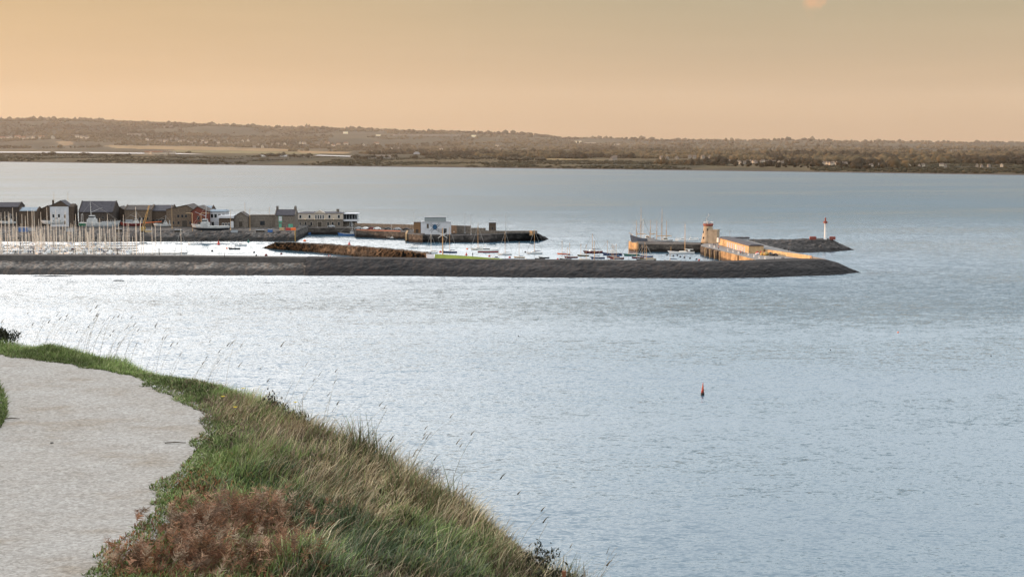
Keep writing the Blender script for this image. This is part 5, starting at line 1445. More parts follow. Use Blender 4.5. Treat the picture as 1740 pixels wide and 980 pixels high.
for px, py in [(1133.5, 433.6), (1144, 435.4), (1151, 434.4), (1156, 437), (1163, 438.2), (1172.5, 439.4), (1183.5, 441.2)]:
    buoy(px, py, M_BLACK, 'dark mooring float in the line off the east pier quay', .5, 'dark floats off the east pier')
# red spar buoy out in the bay
p = P(1193.6, 671, 0)
t = thing('spar_buoy', 'slim red conical buoy with a black base alone in the open bay', 'buoy', (p.x, p.y, 0), .3)
sb = .31*1.0
b = MB(); b.lathe([(.34, -.5), (.42, .1), (.42, .45), (.34, .55)], 16); b.build('base', M_BLACK, t, False)
b = MB(); b.lathe([(.34, .55), (.26, 1.2), (.15, 2.0), (.06, 2.75), (.02, 2.8)], 16); b.build('cone', mat('buoy red', (.36, .065, .04), .5, .25, 3), t, True)
t.rotation_euler = (0, R(2), 0)

for px, py, m, r, lab in [(881, 571, M_BLACK, .18, 'tiny dark float in the open bay right of the grassy headland'), (531, 523, M_BLACK, .18, 'tiny dark float just off the near breakwater, left of centre'), (1411, 595, M_BLACK, .18, 'tiny dark float in the open bay above and right of the spar buoy'),
      (1684, 605, M_BLACK, .18, 'tiny dark float near the right edge of the bay'), (1526, 565, M_ORANGE, .24, 'tiny orange float in the bay right of the pier tip')]:
    buoy(px, py, m, lab, r, name='fishing_float', cat='float')
# lamp posts
ZPC = 4
def lamp(px, yb, yt, label, D=None, z=None, grp=None, arms=1):
    p = P(px, yb, z) if D is None else Q(px, yb, D)
    h = Q(px, yt, p.y).z - p.z
    t = thing('lamp_post', label, 'lamp post', p, 0, grp)
    b = MB(); b.tube((0, 0, 0), (0, 0, h), .13, .07, 7); b.lathe([(.3, 0), (.3, .5), (.14, .7)], 8); b.build('pole', M_GREY if yb > 395 or D is None else M_TAN, t)
    for s in ((1,) if arms == 1 else (-1, 1)):
        b = MB(); b.tube((0, 0, h-.1), (s*1.1, 0, h+.1), .06, .05, 5); b.taper(s*1.1-.35, s*1.1+.35, -.18, .18, h, h+.2, .1, .06); b.build('lamp_head', M_GREY, t)
    return t
lamp(292.6, 388.5, 348.5, 'tall twin-headed lamp post in front of the wide gable warehouse', D=840, arms=2)
lamp(392, 391, 357, 'lamp post standing right of the long white trawler', D=832)
lamp(425, 391.5, 354, 'lamp post standing right of the small stone shed', D=832)
lamp(416.7, 386, 344, 'thin tall pole behind the small stone shed', D=890)
lamp(458, 386, 351, 'thin pole behind the flat stone building', D=895)
lamp(92.3, 360, 325.5, 'thin aerial pole on the left behind the white house', D=912)
lamp(116, 360, 326, 'thin aerial pole on the right behind the white house', D=912)
lamp(703.6, 392, 358, 'lamp post behind the brown hut left of the mural shed', z=4)
lamp(790, 396.5, 362.5, 'lamp post right of the mural shed, the left one of a pair', z=4)
lamp(800.4, 399, 364.5, 'lamp post right of the mural shed, the right one of a pair', z=4)
lamp(812.4, 391, 378, 'short thin pole on the middle pier wall', D=P(812, 397, 4).y+4)
lamp(859.6, 396.5, 362, 'lamp post near the outer end of the middle pier', z=4.4)
lamp(1240, 409, 392, 'thin pole behind the store on the east pier', z=6)
# flagstaff
p = P(752.3, 432.6, 6.8); h = Q(752.3, 387, p.y).z - 6.8
t = thing('flagstaff', 'tall orange-lit flagstaff with white crossed yards at the left end of the lawn', 'flagstaff', (p.x, p.y, 6.8))
b = MB(); b.tube((0, 0, 0), (0, 0, h), .24, .12, 8); b.build('mast', M_WOODSPAR, t)
b = MB(); b.tube((-2, 0, h*.62), (2, 0, h*.84), .09, .09, 6); b.tube((2, 0, h*.62), (-2, 0, h*.84), .09, .09, 6); b.tube((-1.2, 0, h*.74), (1.2, 0, h*.74), .07, .07, 6); b.build('yard', M_WHITE, t)
b = MB()
for s in (-1, 1): b.tube((s*2, 0, h*.62), (s*.1, 0, h*.1), .03, .03, 3); b.tube((s*2, 0, h*.84), (0, 0, h*.99), .03, .03, 3)
b.build('stay', M_RIG, t)

# cars on the quay
def car_proto():
    t = thing('parked_car', 'x', 'car')
    prof = [(-2.1, .35), (-2.15, .75), (-1.9, .95), (-1.35, 1.0), (-.75, 1.42), (.6, 1.45), (1.45, 1.0), (2.05, .85), (2.15, .55), (2.1, .35)]
    b = MB(); n = len(prof)
    vs = []
    for s in (-1, 1):
        for x, z in prof: vs.append((x, s*(.86 if z < 1.05 else .68), z))
    b.add(vs, [tuple(range(n)), tuple(range(2*n-1, n-1, -1))] + [(i, (i+1) % n, n+(i+1) % n, n+i) for i in range(n)]); b.build('body', M_GREY, t)
    b = MB()
    for s in (-1, 1): b.add([(-1.25, s*.83, 1.0), (1.3, s*.83, 1.0), (.55, s*.70, 1.38), (-.7, s*.70, 1.38)], [(0, 1, 2, 3)])
    b.build('window', M_GLASS, t)
    for x in (-1.3, 1.3):
        for s in (-1, 1):
            b = MB(); b.tube((x, s*.9, .33), (x, s*.7, .33), .33, .33, 12); b.build('wheel', M_TYRE, t)
    return t
CP = car_proto(); bpy.context.view_layer.update()
for i, (px, py, m, lab) in enumerate([(609, 389.6, M_GREY, 'grey car parked nearest the glazed annex'), (621, 389.8, M_WHITE, 'white van-like car in the row on the quay'), (631.5, 390.0, M_MAROON, 'dark red car in the row on the quay'),
        (641, 390.2, M_WHITE, 'silver car to the right of the dark red one'), (659, 390.4, M_BLACK, 'black car in the row on the quay'), (675, 390.8, M_GREY, 'grey car at the right end of the parked row'),
        (563, 386.6, M_GREY, 'silver car parked in front of the cream building'), (690, 391.4, M_BLACK, 'dark car parked beside the brown hut')]):
    o = CP if i == 0 else copy_tree(CP)
    o.location = P(px, py, 4.02); o.rotation_euler.z = random.uniform(-.3, .3); tag(o, lab, 'car', 'cars parked on the quay')
    for ch in o.children:
        if ch.name.startswith('body'): recolor(ch, m)

# people
def person_meshes():
    """walking figure grown from a jointed skeleton"""
    res = []
    for pose in range(2):
        me = bpy.data.meshes.new('person'); st = .18 if pose == 0 else .06
        J = {'pel': (0, 0, .95), 'chest': (0, 0, 1.32), 'neck': (0, 0, 1.50), 'head': (0, -.02, 1.60), 'top': (0, -.02, 1.74),
             'hl': (-.1, 0, .9), 'kl': (-.11, -st*.6, .5), 'al': (-.11, -st, .08), 'fl': (-.11, -st-.16, .04),
             'hr': (.1, 0, .9), 'kr': (.11, st*.3, .5), 'ar': (.11, st, .1), 'fr': (.11, st-.15, .04),
             'sl': (-.19, 0, 1.42), 'el': (-.25, .04, 1.14), 'wl': (-.24, -.08, .9), 'ml': (-.24, -.1, .8),
             'sr': (.19, 0, 1.42), 'er': (.25, -.02, 1.14), 'wr': (.24, -.12, .92), 'mr': (.24, -.14, .82)}
        rad = {'pel': .15, 'chest': .16, 'neck': .06, 'head': .1, 'top': .07, 'hl': .1, 'kl': .065, 'al': .045, 'fl': .04, 'hr': .1, 'kr': .065, 'ar': .045, 'fr': .04, 'sl': .07, 'el': .048, 'wl': .036, 'ml': .04, 'sr': .07, 'er': .048, 'wr': .036, 'mr': .04}
        E = [('pel', 'chest'), ('chest', 'neck'), ('neck', 'head'), ('head', 'top'), ('pel', 'hl'), ('hl', 'kl'), ('kl', 'al'), ('al', 'fl'), ('pel', 'hr'), ('hr', 'kr'), ('kr', 'ar'), ('ar', 'fr'), ('chest', 'sl'), ('sl', 'el'), ('el', 'wl'), ('wl', 'ml'), ('chest', 'sr'), ('sr', 'er'), ('er', 'wr'), ('wr', 'mr')]
        K = list(J); me.from_pydata([J[k] for k in K], [(K.index(a), K.index(b)) for a, b in E], [])
        o = bpy.data.objects.new('person', me); COL.objects.link(o)
        md = o.modifiers.new('skin', 'SKIN'); md.use_smooth_shade = True
        for i, k in enumerate(K): me.skin_vertices[0].data[i].radius = (rad[k], rad[k]*.8 if k in ('pel', 'chest') else rad[k])
        me.skin_vertices[0].data[0].use_root = True
        s2 = o.modifiers.new('sub', 'SUBSURF'); s2.levels = 1; s2.render_levels = 1
        dg = bpy.context.evaluated_depsgraph_get(); m2 = bpy.data.meshes.new_from_object(o.evaluated_get(dg)); m2.name = 'person'
        bpy.data.objects.remove(o); res.append(m2)
    return res
M_SKIN = mat('skin', (.45, .28, .2), .6, .1, 3); M_HAIR = mat('hair', (.03, .02, .015), .8, .2, 3)
PM = person_meshes()
hair_mb = MB(); hair_mb.lathe([(.115, 1.62), (.12, 1.7), (.09, 1.78), (.03, 1.8)], 10, (0, .015, 0))
TR = mat('dark trousers', (.03, .03, .04), .85, .2, 2)
def person(p, top, label, rz=0.0, tr=None, pose=0, sit=False):
    me = PM[pose].copy(); me.materials.clear()
    for m in (tr or TR, top, M_SKIN): me.materials.append(m)
    for f in me.polygons:
        z, x = f.center.z, abs(f.center.x)
        f.material_index = 0 if z < .95 and x < .2 else (2 if z > 1.5 or (x > .2 and z < .9) else 1)
    o = bpy.data.objects.new('person', me); COL.objects.link(o); o.location = p; o.rotation_euler.z = rz
    tag(o, label, 'person')
    h = hair_mb.build('hair', M_HAIR, o)
    if sit: o.scale = (1, 1, .62)
    return o
M_JRED = mat('red jacket', (.5, .06, .05), .8, .1, 3); M_JWHITE = mat('white shirt', (.75, .72, .68), .8, .08, 3); M_JDARK = mat('dark jacket', (.03, .035, .05), .8, .1, 3); M_JPINK = mat('pink top', (.55, .25, .22), .8, .1, 3)
z5 = 5.85
person(P(558.6, 439.0, 5.8), M_JRED, 'person in a red top, left of the two walking on the near breakwater', 1.6)
person(P(561.2, 439.0, 5.8), M_JPINK, 'person in a pink top, right of the two walking on the near breakwater', 1.4, pose=1)
person(P(381.5, 437.2, 6.05), M_JDARK, 'person in dark clothes alone on the near breakwater', -1.5)
person(P(803.2, 436.2, 6.25), M_JDARK, 'dark-clothed person standing on the lawn', .5, pose=1)
person(P(1258.8, 432.4, Zp), M_JRED, 'person in red by the pier store', .3)
person(P(1262.2, 432.6, Zp), M_JDARK, 'person in dark clothes next to the one in red by the pier store', 2.1)
person(P(1269.2, 432.6, Zp), M_JWHITE, 'person in white at the corner of the pier store', 1.2, pose=1)
person(P(1316, 443.6, Zp), M_JDARK, 'person in dark clothes on the quay near the breakwater corner', 1.2)
person(P(1328.8, 443.2, Zp), M_JDARK, 'left person of the dark pair in the middle of the east pier', 2.8)
person(P(1331.8, 443.2, Zp), M_JDARK, 'right person of the dark pair in the middle of the east pier', 3.0, pose=1)
person(P(1376.8, 440.6, 5.35), M_JPINK, 'person in light clothes at the end of the parapet walk', 1.4)
person(P(1379.6, 440.4, 5.3), M_JDARK, 'person in dark clothes at the end of the parapet walk', 1.7, pose=1)
person(P(1339.4, 428.4, 5.9), M_JDARK, 'person alone on top of the parapet walk', .6)
person(P(1213, 418.6, Zp), M_JDARK, 'dark figure left of the white porch by the lighthouse', .6)
person(P(1216, 419, Zp), M_JDARK, 'dark figure right below the white porch by the lighthouse', 1.6, pose=1)
person(P(1220.8, 423.6, Zp), M_JPINK, 'figure in pale clothes at the quay edge below the lighthouse', .2)
person(P(771.5, 397.6, 4.05), M_JWHITE, 'person in white walking right of the mural shed', 1.4)
# ------------------------------------------------------------------ headland with the path
GZ = 54.0
def seg_dist(pts, X, Y, vals=None, close=None):
    """signed distance to an open polyline, positive outside the closed landward polygon; with a value interpolated at the nearest point"""
    best = np.full(X.shape, 1e9); vv = np.zeros(X.shape)
    for i in range(len(pts) - 1):
        ax, ay = pts[i][:2]; bx, by = pts[i+1][:2]
        dx, dy = bx-ax, by-ay; l2 = dx*dx+dy*dy
        t = np.clip(((X-ax)*dx+(Y-ay)*dy)/l2, 0, 1)
        d = np.hypot(X-(ax+t*dx), Y-(ay+t*dy))
        m = d < best - 1e-9
        best = np.where(m, d, best)
        if vals is not None: vv = np.where(m, vals[i]*(1-t)+vals[i+1]*t, vv)
    poly = [p[:2] for p in pts] + [(pts[-1][0], -600), (-900, -600), (-900, pts[0][1])]
    return np.where(inside(poly, X, Y), -best, best), vv
edge_px = [(0, 603), (60, 611), (130, 621), (190, 631), (230, 640), (268, 656), (330, 690), (355, 712), (345, 745), (326, 775), (300, 808), (277, 838), (279, 858), (262, 888), (215, 932), (168, 982)]
edge = [(-24, 22), (-10, 17)] + [tuple(P(a, b_, GZ)[:2]) for a, b_ in edge_px] + [(-1.55, 4), (-1.2, 0), (-.8, -9)]
inner = [(-24, 18.5), (-8, 14.5)] + [tuple(P(a, b_, GZ)[:2]) for a, b_ in [(-22, 645), (-6, 665), (1, 690), (-2, 712), (-14, 731)]] + [(-4.5, 8), (-4.8, 4), (-4.5, 0), (-4, -9)]
S = [(0, 595, 15), (60, 600, 14.9), (130, 602, 14.5), (200, 622, 13.9), (260, 643, 13.1), (340, 652, 12.2), (400, 673, 11.7), (470, 706, 11.1), (530, 736, 10.7), (600, 770, 10.3), (660, 801, 9.95), (720, 832, 9.6), (780, 882, 9.3), (830, 930, 9.0), (880, 970, 8.75), (930, 1014, 8.5), (1020, 1078, 8.2)]
cw = [Q(*s) for s in S]
crest = [(-420, 62), (-160, 46), (-60, 36), (-22, 23), (-9.5, 18)] + [(p.x, p.y) for p in cw] + [(2.1, 5), (2.7, 0), (4, -8), (14, -40), (60, -160)]
cz = [90, 80, 68, 58, 54.2] + [p.z for p in cw] + [53.3, 53.3, 53.4, 56, 60]
def ground(X, Y):
    dp, _ = seg_dist(edge, X, Y)              # + outside the path (towards the sea)
    di, _ = seg_dist(inner, X, Y)             # - inland of the path
    dc, zc_ = seg_dist(crest, X, Y, cz)       # + beyond the crest
    t = np.clip(dp / np.maximum(dp - dc, 1e-3), 0, 1)
    hum = (fbm(X*1.1, Y*1.1, 3, 4) - .45) * .30 + (fbm(X*3.2, Y*3.2, 3, 14) - .5) * .26
    z = GZ + (zc_ - GZ) * t + (hum + .03) * np.clip(dp, 0, .9) / .9 * np.sin(np.pi * np.clip(t*.9 + .05, 0, 1))
    inl = np.maximum(0, -di)
    z = np.where(di < 0, GZ + .16*smooth01(inl/.5) + .10*inl + .42*np.maximum(0, inl-3)*smooth01(inl/12), z)
    z = np.where((di < 0) & (inl > 6), z + (fbm(X/14, Y/14, 4, 8) - .5)*4*smooth01((inl-6)/14), z)
    z = np.minimum(z, GZ + 120 + 0*z)
    s = np.maximum(dc, 0)
    fall = .50*s + .55*np.minimum(s, 2)**2*.5 + 1.35*np.maximum(s-2, 0)
    zs = zc_ - fall + (fbm(X/6, Y/6, 4, 2) - .5)*5*smooth01((s-3)/6)
    z = np.where(dc > 0, np.maximum(zs, -3), z)
    return z, dp, di, dc, t
ax = np.concatenate([-np.geomspace(9, 420, 70)[::-1], np.arange(-8.9, 3.2, .07), np.geomspace(3.3, 160, 60)])
ay = np.concatenate([-np.geomspace(.5, 160, 45)[::-1], np.arange(-.4, 5.5, .4), np.arange(5.6, 18, .07), np.geomspace(18.1, 120, 60)])
X, Y = np.meshgrid(ax, ay)
Z, dp, di, dc, t = ground(X, Y)
onpath = (dp < .02) & (di > -.02) 
Zg = Z - .03 * ((dp < -.05) & (di > .05))
gm = mat('headland soil', (.075, .068, .035), .95, .4, 2.2, bump=.03, spec=.05)
tag(np_grid('headland', X, Y, Zg, gm), kind='structure')
px_ = np.arange(-24, 2, .09); py_ = np.arange(-9, 22, .09)
X, Y = np.meshgrid(px_, py_); Z, dp, di, dc, t = ground(X, Y)
wob = (fbm(X*3, Y*3, 3, 6) - .5) * .16
Zp_ = np.where((dp > 0) | (di < 0), Z, GZ) + .006 + ((fbm(X*.9, Y*.9, 3, 12) - .5) * .04 + (fbm(X*6, Y*6, 2, 13) - .5) * .012) * smooth01((np.minimum(-dp, di) - .08) / .25)
def gravel():
    m = bpy.data.materials.new('gravel path'); m.use_nodes = True
    t = m.node_tree; b = t.nodes['Principled BSDF']; b.inputs['Roughness'].default_value = .95; b.inputs['Specular IOR Level'].default_value = .1
    c = N(t, 'ShaderNodeTexCoord')
    v = N(t, 'ShaderNodeTexVoronoi'); v.inputs['Scale'].default_value = 70; L(t, c.outputs['Object'], v.inputs['Vector'])
    sc_ = N(t, 'ShaderNodeSeparateColor'); L(t, v.outputs['Color'], sc_.inputs[0])
    r1 = ramp(t, [(0, (.285, .264, .238)), (.5, (.365, .342, .312)), (1, (.445, .419, .384))]); L(t, sc_.outputs[0], r1.inputs[0])
    mp_ = N(t, 'ShaderNodeMapping'); mp_.inputs['Scale'].default_value = (.8, 1.1, 1); mp_.inputs['Rotation'].default_value = (0, 0, R(14)); L(t, c.outputs['Object'], mp_.inputs[0])
    n = N(t, 'ShaderNodeTexNoise'); n.inputs['Scale'].default_value = 2.2; n.inputs['Detail'].default_value = 8; n.inputs['Roughness'].default_value = .65; L(t, mp_.outputs[0], n.inputs[0])
    r2 = ramp(t, [(.30, (.80, .72, .62)), (.45, (.94, .91, .87)), (.62, (1.03, 1.02, 1.0))]); L(t, n.outputs[0], r2.inputs[0])
    n3 = N(t, 'ShaderNodeTexNoise'); n3.inputs['Scale'].default_value = 26; n3.inputs['Detail'].default_value = 5; L(t, c.outputs['Object'], n3.inputs[0])
    r3 = ramp(t, [(.3, (.84, .83, .82)), (.7, (1.10, 1.10, 1.10))]); L(t, n3.outputs[0], r3.inputs[0])
    cc = mixc(t, 1.0, mixc(t, 1.0, r1.outputs[0], r2.outputs[0], 'MULTIPLY'), r3.outputs[0], 'MULTIPLY')
    L(t, cc, b.inputs['Base Color'])
    bn = N(t, 'ShaderNodeBump'); bn.inputs['Distance'].default_value = .004; bn.inputs['Strength'].default_value = .9
    L(t, math_node(t, 'ADD', math_node(t, 'SUBTRACT', 1.0, v.outputs['Distance']), math_node(t, 'MULTIPLY', n3.outputs[0], 1.5)), bn.inputs['Height']); L(t, bn.outputs[0], b.inputs['Normal'])
    return m
o = np_grid('path', X, Y, Zp_, gravel(), None, (dp < .10 + wob) & (di > -.10 - wob))
tag(o, kind='structure')

# ---- grass blades
leafm = mat('grass blade', (1, 1, 1), .75, .12, 3, spec=.15, attr='tint')
def blades(name, base, h, w, az, lean, cols, nseg=3, curl=.6, tip=.15, m=None):
    """base Nx3, each blade a tapering bent strip leaning towards az"""
    n = len(base); k = nseg + 1
    s = np.linspace(0, 1, k)[None, :]
    out_ = h[:, None] * lean[:, None] * (s*(1-curl) + curl*s**2)
    up = h[:, None] * (s - .12*np.abs(lean[:, None])*s**3) * np.sqrt(np.maximum(.1, 1 - (lean[:, None]*s*.75)**2))
    cx, sx = np.cos(az)[:, None], np.sin(az)[:, None]
    cxp = base[:, 0:1] + cx*out_; cyp = base[:, 1:2] + sx*out_; czp = base[:, 2:3] + up
    fa = rng.uniform(0, np.pi, n)[:, None]
    wd = w[:, None] * (1 - (1-tip)*s**1.3) * .5
    v = np.empty((n, k, 2, 3))
    for q, sg in ((0, -1), (1, 1)):
        v[:, :, q, 0] = cxp + sg*wd*np.cos(fa); v[:, :, q, 1] = cyp + sg*wd*np.sin(fa); v[:, :, q, 2] = czp
    i = np.arange(nseg)
    q = np.stack([2*i, 2*i+1, 2*i+3, 2*i+2], -1)
    f = (q[None] + (np.arange(n)*2*k)[:, None, None]).reshape(-1, 4)
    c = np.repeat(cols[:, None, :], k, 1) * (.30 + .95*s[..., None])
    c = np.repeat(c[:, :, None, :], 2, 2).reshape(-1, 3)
    return np_mesh(name, v.reshape(-1, 3), f.ravel(), np.arange(len(f))*4, None, m or leafm, c)
def scatter(n, x0=-9.5, x1=2.4, y0=5.2, y1=18.5):
    X = rng.uniform(x0, x1, n); Y = rng.uniform(y0, y1, n)
    Z, dp, di, dc, t = ground(X, Y)
    return X, Y, Z, dp, di, dc, t
def gauss(px, py, cx, cy, sx, sy, rot=0):
    c, s = math.cos(R(rot)), math.sin(R(rot)); a, b_ = px-cx, py-cy
    return np.exp(-(((a*c+b_*s)/sx)**2 + ((-a*s+b_*c)/sy)**2))
X, Y, Z, dp, di, dc, t = scatter(2400000)
zone = ((dp > -.05 + .22*(fbm(X*4, Y*4, 3, 16)-.5)) & (dc < .55)) | ((di < .05) & (di > -1.6) & (X > -6.5))
X, Y, Z, dp, di, dc, t = [a[zone] for a in (X, Y, Z, dp, di, dc, t)]
px, py = proj(X, Y, Z)
vis = (px > -160) & (px < 1090) & (py < 1130)
X, Y, Z, dp, di, dc, t, px, py = [a[vis] for a in (X, Y, Z, dp, di, dc, t, px, py)]
n1 = smooth01((fbm(X*2.4, Y*1.6, 3, 41) - .30) / .4); n2 = smooth01((fbm(X*5, Y*4, 3, 42) - .30) / .4)
n3 = smooth01((fbm(X*3.3, Y*2.4, 3, 43) - .34) / .32)
rightish = smooth01((px - 430) / 110) * smooth01((dp - .3) / .4)
tanw = gauss(px, py, 640, 830, 205, 54, 33) * 2.6 + gauss(px, py, 830, 925, 140, 50, 38) * .9 + .13*rightish
tanw = tanw * (.15 + 1.5*n1)
brown = gauss(px, py, 450, 735, 85, 55, 20) * 1.2 + gauss(px, py, 880, 975, 120, 45, 20)*.7 + gauss(px, py, 640, 760, 150, 25, 30)*.5
rust = gauss(px, py, 395, 880, 110, 65, 15) * 1.3 + gauss(px, py, 300, 950, 100, 45, 0) * 1.2
darkg = gauss(px, py, 480, 838, 75, 48, 20) * .9 + gauss(px, py, 590, 905, 130, 55, 15) * 1.1 + gauss(px, py, 720, 935, 110, 50, 15) * .9 + gauss(px, py, 480, 960, 130, 50, 0)*.7
heath = smooth01((px - 460)/80) * smooth01((t - .60)/.2) * .85
green = .55*(1 - rightish) + .34 + gauss(px, py, 320, 800, 60, 90, 0)*.8 + gauss(px, py, 760, 915, 90, 26, 25) * 1.5 + gauss(px, py, 540, 950, 120, 30, 0) * .6
ws = np.stack([green*(.25+1.4*n3), tanw, (brown+.42*rightish)*(.2+1.5*n2), rust*.7, darkg*(.2+1.5*(1-n1)), heath*(.3+1.3*n3)], -1)
ws = np.maximum(ws, 0); ws /= ws.sum(1, keepdims=True)
r = rng.random(len(X)); kind = (ws.cumsum(1) < r[:, None]).sum(1).clip(0, 5)
thin = rng.random(len(X))
near = np.where(di < .05, 1.0, 1.0)
pal = [np.array([[.125, .18, .052], [.175, .23, .072], [.24, .25, .115]]), np.array([[.42, .32, .185], [.56, .45, .29], [.28, .205, .115]]),
       np.array([[.21, .145, .10], [.30, .215, .155], [.16, .12, .08]]), np.array([[.30, .125, .055], [.37, .18, .09], [.21, .09, .05]]),
       np.array([[.060, .088, .040], [.09, .125, .058], [.14, .15, .095]]), np.array([[.11, .125, .055], [.16, .115, .07], [.08, .09, .04]])]
names = ['green_grass', 'dry_grass', 'dead_stems', 'russet_grass', 'dark_grass', 'heather']
cap = [.46, .22, .34, .26, .42, .55]
AZ0 = .15
for k in range(6):
    m = (kind == k) & (thin < cap[k])
    if not m.any(): continue
    n = int(m.sum())
    b_ = np.stack([X[m], Y[m], Z[m]-.01], -1)
    edgef = np.clip((dp[m])/.45, .0, 1); edgef = np.where(di[m] < .05, np.clip(-di[m]/.35, .1, 1), edgef)
    if k == 0: h = rng.uniform(.05, .15, n) * (.45 + .7*edgef); w = rng.uniform(.004, .0085, n); lean = rng.uniform(.1, 1.0, n); az = AZ0 + rng.normal(0, 1.1, n)
    elif k == 1: h = rng.uniform(.10, .25, n)*(.5+.5*edgef); w = rng.uniform(.003, .0052, n); lean = rng.uniform(.35, 1.0, n); az = AZ0 + rng.normal(0, .55, n)
    elif k == 2: h = rng.uniform(.05, .15, n)*(.5+.5*edgef); w = rng.uniform(.0034, .0065, n); lean = rng.uniform(.1, 1.1, n); az = rng.uniform(0, 6.28, n)
    elif k == 3: h = rng.uniform(.05, .14, n)*(.4+.6*edgef); w = rng.uniform(.003, .006, n); lean = rng.uniform(.2, 1.0, n); az = rng.uniform(0, 6.28, n)
    elif k == 4: h = rng.uniform(.06, .17, n)*(.5+.5*edgef); w = rng.uniform(.004, .008, n); lean = rng.uniform(.2, 1.0, n); az = AZ0 + rng.normal(0, 1.0, n)
    else: h = rng.uniform(.03, .10, n)*(1 + 2.6*smooth01((t[m]-.72)/.2)*smooth01((px[m]-440)/60)*smooth01((fbm(X[m]*2.6, Y[m]*2.6, 3, 91)-.45)/.25)); w = rng.uniform(.005, .010, n); lean = rng.uniform(0, .9, n); az = rng.uniform(0, 6.28, n)
    h *= (.30 + 1.15*fbm(b_[:, 0]*3.1, b_[:, 1]*3.1, 3, 55)) * np.where(px[m] < 360, .72, 1)
    az = az + (fbm(b_[:, 0]*2.2, b_[:, 1]*2.2, 2, 77) - .5) * 3.2
    h *= np.where(dc[m] > 0, np.clip(1 - dc[m]*.8, .3, 1), 1)
    p = pal[k]; u_ = rng.random((n, 1)); pick = rng.integers(0, 3, n); c = p[pick]*(.7 + .6*u_)
    c = c * 1.42*(.50 + 1.1*fbm(b_[:, 0]*4.2, b_[:, 1]*3.2, 3, 60))[:, None]
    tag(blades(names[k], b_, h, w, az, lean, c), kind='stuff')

# matted low layer between the blades: short leaves lying every way
m = (thin > .50) & (thin < .93)
kk = kind[m]; n = int(m.sum()); pall = np.stack(pal)
c = pall[kk, rng.integers(0, 3, n)] * rng.uniform(.6, 1.15, (n, 1)) * (.45 + 1.1*fbm(X[m]*4.2, Y[m]*3.2, 3, 60))[:, None]
hh_ = rng.uniform(.018, .055, n) * np.where((dp[m] < .1) & (di[m] > .05), .6, 1)
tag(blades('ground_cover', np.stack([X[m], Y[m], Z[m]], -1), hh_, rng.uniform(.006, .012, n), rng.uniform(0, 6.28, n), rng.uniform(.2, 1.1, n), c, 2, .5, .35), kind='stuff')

# seed-head stalks that rise over the edge
X, Y, Z, dp, di, dc, t = scatter(9000)
px, py = proj(X, Y, Z)
m = (dc < .35) & (dp > .3) & (t > .55) & (px > -20) & (px < 1010)
m &= rng.random(len(X)) < np.where(px < 420, .55, .16)
b_ = np.stack([X[m], Y[m], Z[m]], -1); n = len(b_)
h = rng.uniform(.28, .52, n); az = AZ0 + rng.normal(0, .35, n); lean = rng.uniform(.2, .75, n)
c = np.tile(np.array([.40, .33, .22]), (n, 1))*rng.uniform(.6, 1.2, (n, 1))
blades_o = tag(blades('seed_stalks', b_, h, np.full(n, .0030), az, lean, c, 5, .7, .7), kind='stuff')
# heads at the stalk tips
tip = b_ + np.stack([np.cos(az)*h*lean, np.sin(az)*h*lean, h*np.sqrt(np.maximum(.1, 1-(lean*.75)**2))], -1)
hh = rng.uniform(.03, .06, n)
tip2 = tip - np.stack([np.cos(az)*hh*.6, np.sin(az)*hh*.6, hh*.5], -1)
tag(blades('seed_heads', tip2, hh, rng.uniform(.006, .011, n), az, np.full(n, .7), np.tile(np.array([.26, .20, .13]), (n, 1))*rng.uniform(.7, 1.3, (n, 1)), 3, .2, .4), kind='stuff')

